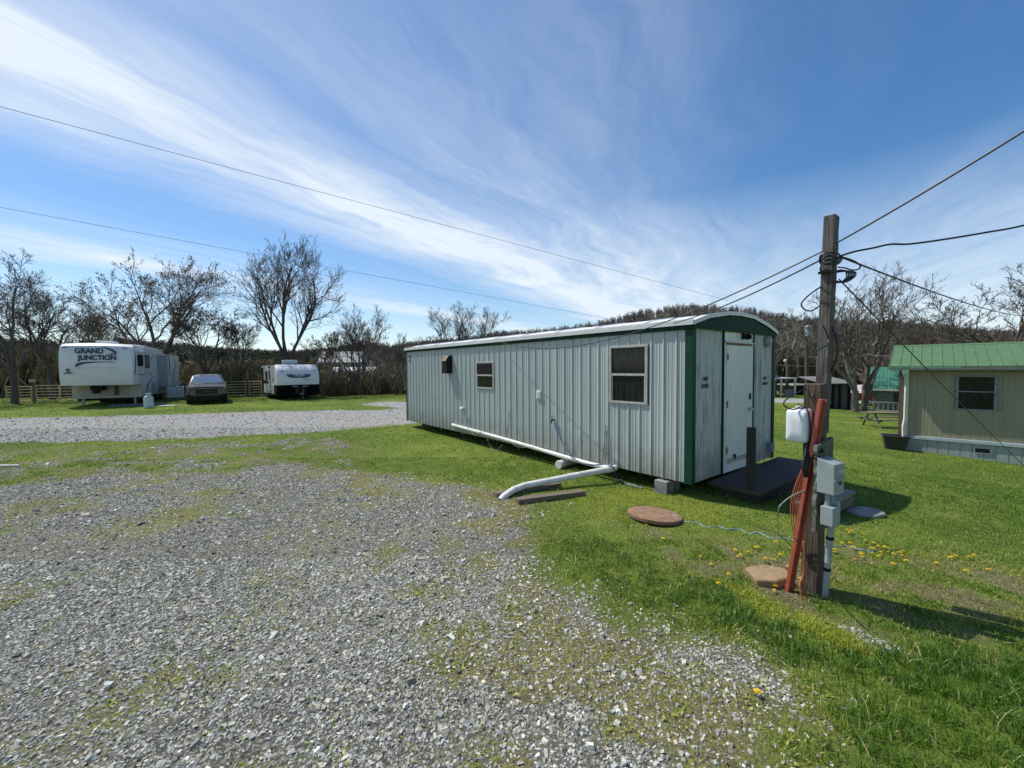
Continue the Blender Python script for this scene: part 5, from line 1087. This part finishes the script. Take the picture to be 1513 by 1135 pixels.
# tube gates
mGate = M('tan_gate_tube', (.66, .50, .26), (.54, .41, .21), 5, rough=.5)
def gate(pa, pb, hgt, lab, brace=.5, m=None):
    a, b = pa, pb; v = b - a; v.z = 0; l = v.length; r = thing('tube_gate', lab, 'gate', (a.x, a.y, gz(a.x, a.y)), math.atan2(v.y, v.x), 'tan tube gates'); m = m or mGate
    dz = gz(b.x, b.y) - gz(a.x, a.y)
    mb = MB(); mb.tube([(.03, 0, .12), (.03, 0, hgt), (l - .03, 0, hgt + dz), (l - .03, 0, .12 + dz), (.03, 0, .12)], .036, 6); mb.build('frame', m, r)
    for k in range(1, 5): z = .12 + (hgt - .12) * k / 5; MB().tube([(.03, 0, z), (l - .03, 0, z + dz)], .03, 6).build('rail', m, r)
    MB().b(l * brace - .04, l * brace + .04, -.02, .02, .12 + dz * .5, hgt + dz * .5).build('brace', m, r)
    return r
def gp(px, Y): p_ = at(px, 590, Y); p_.z = gz(p_.x, p_.y); return p_
gate(gp(9, 25.5), gp(48, 25.8), 1.0, 'leftmost tan tube gate in front of the thicket', .98)
gate(gp(53, 25.8), gp(112, 26.3), 1.05, 'tan tube gate partly behind the left edge of the large camper', .60)
gate(gp(243, 28.5), gp(276, 29), 1.0, 'pale tube gate between the large camper and the suv', .9, M('pale_gate', (.5, .47, .42), rough=.5))
gate(gp(334, 30.0), gp(365, 30.2), 1.1, 'tan tube gate just right of the suv', .02)
gate(gp(368, 30.2), gp(399, 30.5), 1.1, 'tan tube gate just left of the small travel trailer', .62)
for px, Y, lab in ((50.5, 25.7, 'dark wooden gate post between the two left gates'), (366.5, 30.3, 'dark wooden gate post between the two gates right of the suv')):
    p_ = gp(px, Y); o = MB().cyl((0, 0, -.1), (0, 0, 1.25), .07, 10).build('gate_post', mTimber); o.location = p_; tag(o, lab, 'post', 'wooden gate posts')
p_ = gp(49, 25.6); o = MB().b(-.12, .12, -.1, .1, 1.25, 1.45).build('fence_box', mGreyBox, bevel=.02); o.location = p_; tag(o, 'small grey box on top of the post between the left gates', 'box')
q = G(2, 691); o = MB().tube([(-.6, .0, .03), (0, .02, .035), (.33, .0, .03)], .022, 8).build('white_stick', mPVC, sm=True); o.location = q; o.rotation_euler.z = .1; tag(o, 'white plastic tube lying on the grass at the left edge', 'tube')
# rusty post & thing behind suv left
q = at(268, 580, 27.5); q.z = gz(q.x, q.y); o = MB().tube([(0, 0, 0), (0, 0, 1.25), (.35, 0, 1.45), (.6, .0, 1.4)], .05, 6).build('hand_pump', M('rusty_iron', (.16, .07, .035), (.08, .04, .025), 10, rough=.8)); o.location = q + Vector((.25, 0, 0)); tag(o, 'rusty bent iron stand beside the left side of the suv', 'stand')
# far houses seen through the trees
def fhouse(px, py, Y, w_, h_, rh_, mw, mr, lab, nm='far_house'):
    p_ = at(px, py, Y); p_.z = gz(p_.x, p_.y); zt_ = p_.z
    r = thing(nm, lab, 'house', p_, .2); z1 = h_
    MB().b(-w_ / 2, w_ / 2, 0, 7, -2, z1).build('wall', mw, r); MB().prism([(-.5, z1), (3.5, z1 + rh_), (7.5, z1)], -w_ / 2 - .4, w_ / 2 + .4, 'x').build('roof', mr, r)
    for x in (-w_ * .3, 0, w_ * .3): MB().b(x - .5, x + .5, -.05, 0, z1 - 1.8, z1 - .7).build('window', mGlass, r)
mFW = M('far_blue_wall', (.16, .19, .22), rough=.7); mFR = M('far_pale_roof', (.24, .25, .26), rough=.7)
fhouse(503, 570, 78, 7, 3.2, 2.2, mFW, mFR, 'blue-grey house with pale roof seen through the trees left of the trailer')
fhouse(520, 578, 66, 6, 1.6, .7, mFW, mWhiteM, 'low building with bright white roof below the blue-grey house')
o = MB().tube([at(556, 572, 70), at(600, 573, 66)], .06, 5).build('guard_rail', mGut); tag(o, 'pale rail line along the far bank behind the trees', 'rail')
# ================================================================== trees
mBark = M('bark', (.11, .093, .078), (.06, .05, .042), 6, (3, 3, .6), .95, bump=.6)
mTwig = M('twigs', (.11, .088, .072), (.07, .056, .047), 3, rough=.95)
mBarkL = M('pale_bark', (.19, .17, .145), (.09, .08, .07), 6, (3, 3, .6), .95, bump=.7, c3=(.05, .045, .04), amt3=.35)
mTwigL = M('pale_twigs', (.125, .11, .095), (.08, .07, .06), 3, rough=.95)
mTwigR = M('reddish_twigs', (.11, .065, .05), (.07, .045, .036), 3, rough=.95)
def tubes_np(polys, sides):
    """list of (pts Nx3, radii) -> verts, quads"""
    V_ = []; Q_ = []; o = 0
    ang = np.arange(sides) * 2 * np.pi / sides; ca = np.cos(ang); sa = np.sin(ang)
    for P_, r_ in polys:
        n_ = len(P_); T_ = np.empty_like(P_); T_[1:-1] = P_[2:] - P_[:-2]; T_[0] = P_[1] - P_[0]; T_[-1] = P_[-1] - P_[-2]
        T_ /= np.linalg.norm(T_, axis=1)[:, None] + 1e-9
        u = np.cross(T_, np.array([.31, .93, .19])); u /= np.linalg.norm(u, axis=1)[:, None] + 1e-9; w_ = np.cross(T_, u)
        ring = P_[:, None, :] + r_[:, None, None] * (ca[None, :, None] * u[:, None, :] + sa[None, :, None] * w_[:, None, :])
        V_.append(ring.reshape(-1, 3)); i = np.arange(n_ - 1)[:, None] * sides + np.arange(sides)[None]; j = np.arange(n_ - 1)[:, None] * sides + (np.arange(sides)[None] + 1) % sides
        Q_.append(np.stack([i, j, j + sides, i + sides], -1).reshape(-1, 4) + o); o += n_ * sides
    return np.concatenate(V_), np.concatenate(Q_)
def grow(seed, H, stems, spread=.55, nk=(5, 6, 6, 5), ratio=(.62, .55, .5, .5), r0=.16, fork=.18, up=.10, wig=.16, maxlv=4, rmin=.008, start=None):
    rr = np.random.default_rng(seed); P0 = []; P1 = []
    def unit(v): return v / (np.linalg.norm(v) + 1e-9)
    def br(p, d, L_, r_, lv):
        n_ = max(3, int(4 + 3 * (lv < 2))); pts = [p]; dirs = [d]
        for i in range(n_):
            d = unit(d + rr.normal(0, wig, 3) + np.array([0, 0, up * (1 if lv > 0 else .6)])); p = p + d * L_ / n_; pts.append(p); dirs.append(d)
        pts = np.array(pts); rad = np.maximum(r_ * (1 - .72 * np.linspace(0, 1, n_ + 1)), rmin); (P0 if lv <= 1 else P1).append((pts, rad))
        if lv >= maxlv: return
        k = nk[min(lv, len(nk) - 1)]; ph = rr.random() * 6.28
        for j in range(k):
            t = .22 + .76 * (j + rr.random() * .8) / k if lv > 0 else .35 + .63 * (j + rr.random() * .7) / k
            t = min(t, .99); f_ = t * n_; i = min(int(f_), n_ - 1); q = pts[i] + (pts[i + 1] - pts[i]) * (f_ - i)
            a = ph + j * 2.4 + rr.normal(0, .4); dd_ = dirs[i]; u = unit(np.cross(dd_, [.2, .3, .93])); w_ = np.cross(dd_, u)
            an = R(rr.uniform(20, 48)) * (1.05 if lv > 0 else 1)
            nd_ = unit(dd_ * math.cos(an) + (u * math.cos(a) + w_ * math.sin(a)) * math.sin(an))
            br(q, nd_, L_ * ratio[min(lv, 3)] * rr.uniform(.7, 1.25) * (1.15 - .45 * t), max(r_ * (1 - .72 * t) * .62, rmin), lv + 1)
    if fork > 0:
        base = np.array([[0, 0, -.2], [.02, .01, H * fork * .5], [0, 0, H * fork]]); P0.append((base, np.array([r0 * 1.5, r0 * 1.12, r0 * 1.05])))
    for s_i, (a, tilt, ln) in enumerate(stems):
        d = np.array([math.cos(R(a)) * math.sin(R(tilt)), math.sin(R(a)) * math.sin(R(tilt)), math.cos(R(tilt))])
        br(np.array([0, 0, H * fork * .93]), d, H * (1 - fork) * ln * .82, r0 * .78, 0)
    return P0, P1
tree_cache = {}
def tree(name, lab, px, py, Y, H, seed, stems, rot=0., mb_=None, mtw=None, buds=0, budc=None, cat='tree', group=None, base=None, **kw):
    key = (seed, H, buds)
    if base is None: base = at(px, py, Y); base.z = gz(base.x, base.y)
    t = thing(name, lab, cat, base, rot, group)
    if key not in tree_cache:
        P0, P1 = grow(seed, H, stems, **kw); v0, q0 = tubes_np(P0, 6); v1, q1 = tubes_np(P1, 3)
        a = npmesh('trunk', v0, q0, mb_ or mBark, smooth_=True); b = npmesh('crown', v1, q1, mtw or mTwig); c = None
        if buds:
            rr = np.random.default_rng(seed + 1); tips = np.concatenate([p_[-3:] for p_, r_ in P1 if len(p_)]); tips = tips[rr.integers(0, len(tips), buds)] + rr.normal(0, .07, (buds, 3))
            A = rotm(rr.random(buds) * 6.28, rr.normal(0, 1, buds), rr.normal(0, 1, buds)); sq = np.array([(-1, -.5, 0), (0, -.8, .15), (1.1, 0, 0), (0, .8, .2)], float)
            vv = np.einsum('nij,kj->nki', A, sq) * rr.uniform(.025, .06, buds)[:, None, None] + tips[:, None, :]
            c = npmesh('young_leaves', vv.reshape(-1, 3), np.arange(buds * 4).reshape(-1, 4), gmat, np.array(budc) * rr.uniform(.6, 1.4, (buds, 1)))
        tree_cache[key] = (a, b, c)
    else:
        a, b, c = [q_.copy() if q_ else None for q_ in tree_cache[key]]
        for q_ in (a, b, c):
            if q_: C.objects.link(q_)
    for q_ in (a, b, c):
        if q_: q_.parent = t
    return t
# the tall forked tree behind the travel trailer
tree('bare_tree', 'tall bare vase-shaped tree standing behind the small travel trailer', 426, 588, 31, 10.9, 11, [(170, 30, 1.05), (150, 10, 1.05), (20, 6, 1.08), (5, 19, 1.0), (250, 14, .8), (350, 36, .75)], fork=.22, r0=.16, nk=(8, 6, 5, 4), up=.12, wig=.11, ratio=(.48, .5, .5, .5))
tree('budding_tree', 'broad dark tree with small spring buds just right of the large camper', 233, 590, 29, 9.0, 23, [(175, 44, 1.1), (150, 16, .95), (30, 6, 1.05), (10, 32, .98), (270, 15, .8)], fork=.22, r0=.17, nk=(6, 6, 5, 4), buds=6000, budc=(.13, .11, .05), up=.08, wig=.17)
tree('budding_tree', 'smaller budding tree standing behind the suv', 305, 590, 31, 6.6, 31, [(160, 25, 1.0), (20, 22, 1.0), (80, 8, .9)], fork=.25, r0=.12, buds=2500, budc=(.09, .07, .04), wig=.2)
tree('bare_tree', 'gnarled wide bare tree at the left edge of the photo', 22, 600, 25, 8.0, 41, [(180, 40, 1.0), (120, 20, 1.0), (20, 26, 1.05), (0, 50, .95), (300, 18, .8)], fork=.25, r0=.13, nk=(6, 6, 5, 4), up=.07, wig=.22)
tree('bare_tree', 'dense bare tree just right of the gnarled left edge tree, further back', 52, 596, 33, 8.6, 47, [(170, 26, 1.0), (10, 28, 1.0), (60, 8, 1.)], fork=.22, r0=.13, nk=(5, 6, 5, 4), up=.07, wig=.2)
tree('bare_tree', 'dense bare tree directly behind the left end of the large camper', 112, 596, 36, 7.6, 48, [(170, 26, 1.0), (10, 28, 1.0), (60, 8, 1.)], fork=.25, r0=.12, nk=(5, 6, 5, 4), up=.07, wig=.2)
tree('bare_tree', 'bare tree leaning out of the thicket left of the large camper', 78, 598, 28, 7.2, 43, [(170, 20, 1.0), (10, 35, 1.0), (60, 10, .9)], fork=.2, r0=.13, nk=(6, 6, 5, 4), up=.06, wig=.22)
tree('bare_tree', 'spreading bare tree beyond the left border behind the gates', -60, 600, 27, 8.2, 41 + 2, [(170, 20, 1.0), (10, 35, 1.0), (60, 10, .9)], rot=2.0, fork=.2, r0=.14, nk=(6, 6, 5, 4), up=.06, wig=.22)
tree('bare_tree', 'thin bare tree showing above the roof of the large camper', 145, 590, 36, 6.6, 53, [(160, 14, 1.0), (20, 16, 1.0), (90, 5, .95)], fork=.3, r0=.09, wig=.18)
tree('bare_tree', 'slim bare tree between the suv and the tall forked tree', 352, 588, 33, 5.6, 53 + 1, [(160, 18, 1.0), (20, 16, 1.0), (90, 5, .95)], fork=.3, r0=.09, wig=.18)
tree('bare_tree', 'dark trunked bare tree right of the small travel trailer', 533, 592, 35, 6.0, 61, [(160, 16, 1.0), (20, 14, 1.0), (90, 8, 1.), (200, 26, .85), (340, 28, .9)], fork=.12, r0=.12, nk=(6, 6, 5, 5), wig=.12)
tree('bare_tree', 'bare tree with arching limbs just right of the tall forked tree', 478, 590, 34, 4.6, 61 + 1, [(160, 20, 1.0), (20, 34, 1.0), (90, 8, 1.)], fork=.12, r0=.08, wig=.18)
tree('bare_tree', 'low bare tree beside the far end of the trailer', 590, 585, 42, 5.0, 61 + 3, [(160, 25, 1.0), (20, 24, 1.0), (90, 8, 1.)], fork=.15, r0=.09, wig=.16)
tree('bare_tree', 'left one of two fine-twigged bare trees rising above the trailer roof', 672, 560, 45, 8.6, 71, [(160, 16, 1.0), (20, 8, 1.0), (90, 5, 1.), (185, 28, .95)], fork=.18, r0=.13, nk=(7, 6, 5, 4), wig=.10, ratio=(.42, .5, .5, .5), mb_=mBarkL, mtw=mTwigL)
tree('bare_tree', 'right one of two fine-twigged bare trees rising above the trailer roof', 701, 560, 46, 9.0, 72, [(160, 6, 1.0), (20, 13, 1.0), (90, 5, 1.)], fork=.2, r0=.12, nk=(7, 6, 5, 4), wig=.10, ratio=(.42, .5, .5, .5), mb_=mBarkL, mtw=mTwigL)
# right side
gb = G(1263, 609)
tree('bare_tree', 'big multi-stemmed pale bare tree on the lawn between the utility pole and the tan home', 0, 0, 0, 9.2, 81, [(180, 16, .95), (150, 26, .85), (90, 6, 1.0), (200, 34, .9), (270, 14, .9)], base=gb, fork=.17, r0=.20, nk=(5, 5, 5, 5), up=.08, wig=.15, mb_=mBarkL, mtw=mTwigL, rmin=.009)
gb2 = gb + Vector((.75, .1, 0)); gb2.z = gz(gb2.x, gb2.y)
tree('bare_tree', 'darker leaning trunk growing right beside the big multi-stemmed bare tree', 0, 0, 0, 8.8, 83, [(0, 24, 1.0), (10, 42, .95), (340, 12, .95), (60, 34, .9)], base=gb2, fork=.12, r0=.17, nk=(5, 5, 5, 5), up=.08, wig=.15, mtw=mTwigL, rmin=.009)
tree('bare_tree', 'bare tree rising behind the left half of the tan home roof', 1432, 590, 36, 9.2, 91, [(170, 24, 1.0), (30, 22, 1.0), (90, 10, 1.0), (200, 46, .8)], fork=.3, r0=.16, nk=(6, 6, 5, 4), up=.04, wig=.2, rmin=.014)
tree('bare_tree', 'taller bare tree rising behind the tan home at the right edge', 1500, 590, 33, 11.0, 92, [(160, 28, 1.0), (20, 24, 1.0), (90, 10, 1.05), (330, 40, .9)], fork=.28, r0=.19, nk=(6, 6, 5, 4), up=.04, wig=.2, rmin=.014)
tree('bare_tree', 'small reddish bare tree seen over the left tip of the tan home roof', 1365, 590, 44, 6.6, 93, [(160, 26, 1.0), (20, 24, 1.0), (90, 10, 1.)], fork=.25, r0=.1, nk=(6, 6, 5, 4), mtw=mTwigR, wig=.2, rmin=.014)
tree('bare_tree', 'bare tree beyond the road near the transformer pole', 1215, 590, 55, 7.0, 53 + 7, [(160, 20, 1.0), (20, 24, 1.0), (90, 10, 1.)], fork=.25, r0=.12, nk=(6, 6, 5, 4), wig=.18, rmin=.014)

# ---- dense thicket, needles as thin tapered blades
def needles(base, d, L_, w_, rr):
    N = len(base); side = np.cross(d, rr.normal(0, 1, (N, 3))); side /= np.linalg.norm(side, axis=1)[:, None] + 1e-9
    V_ = np.empty((N, 4, 3)); m_ = base + d * L_[:, None] * .55 + rr.normal(0, .05, (N, 3)) * L_[:, None]
    V_[:, 0] = base - side * w_[:, None] / 2; V_[:, 1] = base + side * w_[:, None] / 2; V_[:, 2] = m_ + side * w_[:, None] * .35; V_[:, 3] = base + d * L_[:, None] + rr.normal(0, .08, (N, 3)) * L_[:, None]
    return V_
def bushmass(name, lab, cx, cy, hmax, n_st, n_tw, rr, cols, wst=.03, wtw=.014, spr=.5, cat='thicket'):
    """cx, cy, hmax arrays: one multi-stemmed bush each; returns one merged object"""
    nb = len(cx); cz = terr(cx, cy); B = np.repeat(np.stack([cx, cy, cz], 1), n_st, 0) + rr.normal(0, .25, (nb * n_st, 3)) * [1, 1, 0]
    Hh = np.repeat(hmax, n_st) * rr.uniform(.5, 1.05, nb * n_st); d = rr.normal(0, spr * .55, (nb * n_st, 3)); d[:, 2] = 1; d /= np.linalg.norm(d, axis=1)[:, None]
    V1 = needles(B, d, Hh, np.full(len(B), wst) * rr.uniform(.5, 1.6, len(B)), rr)
    k = rr.integers(0, len(B), len(B) * n_tw); t = rr.uniform(.15, .98, len(k)); p_ = B[k] + d[k] * (Hh[k] * t)[:, None] + rr.normal(0, .06, (len(k), 3))
    dd_ = rr.normal(0, 1, (len(k), 3)); dd_[:, 2] = np.abs(dd_[:, 2]) * .8 + .15; dd_ += d[k] * .6; dd_ /= np.linalg.norm(dd_, axis=1)[:, None]
    V2 = needles(p_, dd_, Hh[k] * rr.uniform(.10, .34, len(k)), np.full(len(k), wtw) * rr.uniform(.6, 1.5, len(k)), rr)
    V_ = np.concatenate([V1, V2]); col = np.array(cols)[rr.integers(0, len(cols), nb)]; col = np.concatenate([np.repeat(col, n_st, 0), np.repeat(col, n_st, 0)[k]]) * rr.uniform(.6, 1.4, (len(V_), 1))
    o = npmesh(name, V_.reshape(-1, 3), np.arange(len(V_) * 4).reshape(-1, 4), mScrub, col); return tag(o, lab, None, None, 'stuff')
mScrub = attrmat('scrub', .95, .1)
rr = np.random.default_rng(77)
N = 2600; pxs = rr.uniform(-330, 640, N); Ys = rr.uniform(31, 50, N)
bx_ = (pxs - CX) / F_PX * Ys; hm = np.interp(pxs, [-330, 0, 80, 130, 250, 420, 520, 640], [4.6, 3.8, 3.6, 2.5, 2.5, 2.7, 2.3, 2.0]) * rr.uniform(.55, 1.15, N)
kp = ~((pxs > 485) & (pxs < 600) & (Ys > 33) & (rr.random(N) < .65)); bx_ = bx_[kp]; Ys = Ys[kp]; hm = hm[kp]
bushmass('thicket', 'dense brown leafless brush behind the gates and campers', bx_, Ys, hm, 9, 10, rr, [(.21, .17, .11), (.27, .21, .135), (.16, .13, .095), (.21, .21, .10)], .05, .028)
N = 420; pxs = rr.uniform(480, 640, N); Ys = rr.uniform(29.5, 31.5, N) + (pxs - 480) * .03; bx_ = (pxs - CX) / F_PX * Ys
bushmass('weeds', 'waist-high tan and reddish dead weeds along the far edge of the lot', bx_, Ys, rr.uniform(.5, 1.15, N), 12, 6, rr, [(.20, .15, .09), (.15, .075, .055), (.12, .10, .06)], .02, .012)
N = 1500; pxs = rr.uniform(1300, 1900, N); Ys = rr.uniform(42, 75, N); bx_ = (pxs - CX) / F_PX * Ys
bushmass('thicket', 'reddish brown leafless brush on the slope behind the tan home', bx_, Ys, rr.uniform(3, 6.0, N), 8, 10, rr, [(.16, .105, .08), (.14, .10, .075), (.13, .11, .08)], .07, .035)
N = 1100; pxs = rr.uniform(1120, 1330, N); Ys = rr.uniform(62, 85, N); bx_ = (pxs - CX) / F_PX * Ys
bushmass('thicket', 'grey-brown saplings at the foot of the hill beyond the road', bx_, Ys, rr.uniform(3.5, 7.5, N), 5, 10, rr, [(.17, .14, .105), (.13, .11, .08), (.2, .165, .12)], .12, .04, .22)
# ---- wooded hillside
def forest(name, lab, N, r0_, r1_, az0, az1, hlo, hhi, cols, nt_, kind_='bare', keepf=None):
    az = rr.uniform(az0, az1, N); r_ = np.sqrt(rr.uniform(r0_ ** 2, r1_ ** 2, N)); x = r_ * np.sin(az); y = r_ * np.cos(az)
    if keepf is not None: k = keepf(x, y, az, r_); x = x[k]; y = y[k]; r_ = r_[k]
    az = np.arctan2(x, y)
    z = terr(x, y); H_ = rr.uniform(hlo, hhi, len(x)); H_ = np.minimum(H_, (np.interp(az, _ra, _re) * rr.uniform(.78, 1.02, len(x)) * r_ + 1.93 - z)); k = H_ > 2.5
    x = x[k]; y = y[k]; r_ = r_[k]; H_ = H_[k]; N = len(x); z = z[k] - .3; B = np.stack([x, y, z], 1); wsc = np.clip(r_ / 160, .6, 2.2)
    col = np.array(cols)[rr.integers(0, len(cols), N)] * rr.uniform(.7, 1.3, (N, 1)); Vs = []; Cs = []
    d = rr.normal(0, .05, (N, 3)); d[:, 2] = 1
    Vs.append(needles(B, d, H_ * .9, .22 * wsc, rr)); Cs.append(col * 1.15)
    if kind_ == 'bare':
        k = np.repeat(np.arange(N), nt_); t = rr.uniform(.35, .88, len(k)); p_ = B[k] + d[k] * (H_[k] * t)[:, None]; dd_ = rr.normal(0, .85, (len(k), 3)); dd_[:, 2] = np.abs(dd_[:, 2]) * .6 + .30; dd_ /= np.linalg.norm(dd_, axis=1)[:, None]
        L_ = H_[k] * (1 - t * .75) * rr.uniform(.25, .55, len(k)); Vs.append(needles(p_, dd_, L_, .10 * wsc[k], rr)); Cs.append(col[k])
        p2 = p_ + dd_ * (L_ * rr.uniform(.3, .9, len(k)))[:, None]; d2_ = dd_ + rr.normal(0, .6, (len(k), 3)); d2_ /= np.linalg.norm(d2_, axis=1)[:, None]
        Vs.append(needles(p2, d2_, L_ * .6, .06 * wsc[k], rr)); Cs.append(col[k])
    else:
        k = np.repeat(np.arange(N), nt_); t = rr.uniform(.2, .99, len(k)); p_ = B[k] + d[k] * (H_[k] * t)[:, None]; a = rr.random(len(k)) * 6.28
        dd_ = np.stack([np.cos(a), np.sin(a), rr.uniform(-.35, .5, len(k))], 1); L_ = H_[k] * (.30 * (1.08 - t) ** .7) * rr.uniform(.5, 1.1, len(k)); p_ = p_ + dd_ * (L_ * .3)[:, None]
        Vs.append(needles(p_, dd_, L_, .30 * L_ + .1, rr)); Cs.append(col[k] * rr.uniform(.5, 1.5, (len(k), 1)))
    V_ = np.concatenate(Vs); o = npmesh(name, V_.reshape(-1, 3), np.arange(len(V_) * 4).reshape(-1, 4), mScrub, np.concatenate(Cs)); return tag(o, lab, None, None, 'stuff')
forest('wooded_hillside', 'leafless grey-brown woods covering the whole hill', 8500, 90, 400, R(-56), R(66), 9, 12.5, [(.165, .15, .135), (.14, .125, .11), (.19, .165, .14), (.12, .108, .10), (.15, .145, .09)], 22)
def kf(x, y, az, r_): return (fbm(x * .03, y * .03, 13, 3) > .42)
forest('evergreen_wood', 'dark evergreen trees along the low hill behind the campers', 1500, 95, 300, R(-52), R(-22), 6, 10.5, [(.03, .048, .02), (.04, .06, .024), (.024, .036, .018)], 60, 'ev', kf)
forest('evergreen_wood', 'scattered olive and dark green trees among the bare woods of the big hill', 260, 120, 390, R(-14), R(62), 8, 13, [(.04, .05, .018), (.075, .075, .022), (.03, .04, .018)], 50, 'ev')
# ---- dandelions
mPet = M('dandelion_yellow', (.75, .52, .01), (.65, .42, .01), 30, rough=.7); mStem = M('dandelion_green', (.10, .17, .04), rough=.6)
dl = None; rnd = random.Random(9)
clusters = [((1300, 818), 60, 22, 30), ((1190, 825), 45, 22, 12), ((1110, 822), 50, 18, 10), ((1415, 832), 80, 14, 9), ((1140, 870), 30, 14, 3), ((1260, 790), 30, 8, 5)]
spots = [(1061, 869), (1077, 855), (1119, 1030), (1131, 832), (955, 778), (1345, 640), (980, 800), (1035, 826)]
for (c_, sx_, sy_, n_) in clusters:
    for _ in range(n_): spots.append((c_[0] + rnd.gauss(0, sx_ / 2), c_[1] + rnd.gauss(0, sy_ / 2)))
for i, (a, b) in enumerate(spots):
    q = G(a, b)
    if i == 0:
        dl = thing('dandelion', 'yellow dandelion in the thin grass around the utility pole', 'flower', q, 0, 'dandelions in the grass')
        hd_ = MB(); 
        for ring, (r1, z1, n_) in enumerate(((.019, .0, 14), (.014, .005, 11), (.008, .009, 8))):
            for k in range(n_):
                a_ = 6.283 * (k + .5 * ring) / n_; p_ = Vector((math.cos(a_), math.sin(a_), 0)); t_ = Vector((-p_.y, p_.x, 0)) * .0028
                c0_ = Vector((0, 0, .045)); hd_.add([c0_ - t_, c0_ + t_, c0_ + p_ * r1 + t_ + Vector((0, 0, z1)), c0_ + p_ * r1 - t_ + Vector((0, 0, z1))], [(0, 1, 2, 3)])
        fl = hd_.build('flower_head', mPet, dl); sm_ = MB().cyl((0, 0, -.01), (0, 0, .045), .0022, 5).build('stem', mStem, dl)
    else:
        r = dl.copy(); C.objects.link(r); r.location = q; r.rotation_euler.z = rnd.random() * 6; s = rnd.uniform(.65, 1.15); r.scale = (s, s, s * rnd.uniform(.7, 1.1))
        for ch in (fl, sm_): c_ = ch.copy(); C.objects.link(c_); c_.parent = r
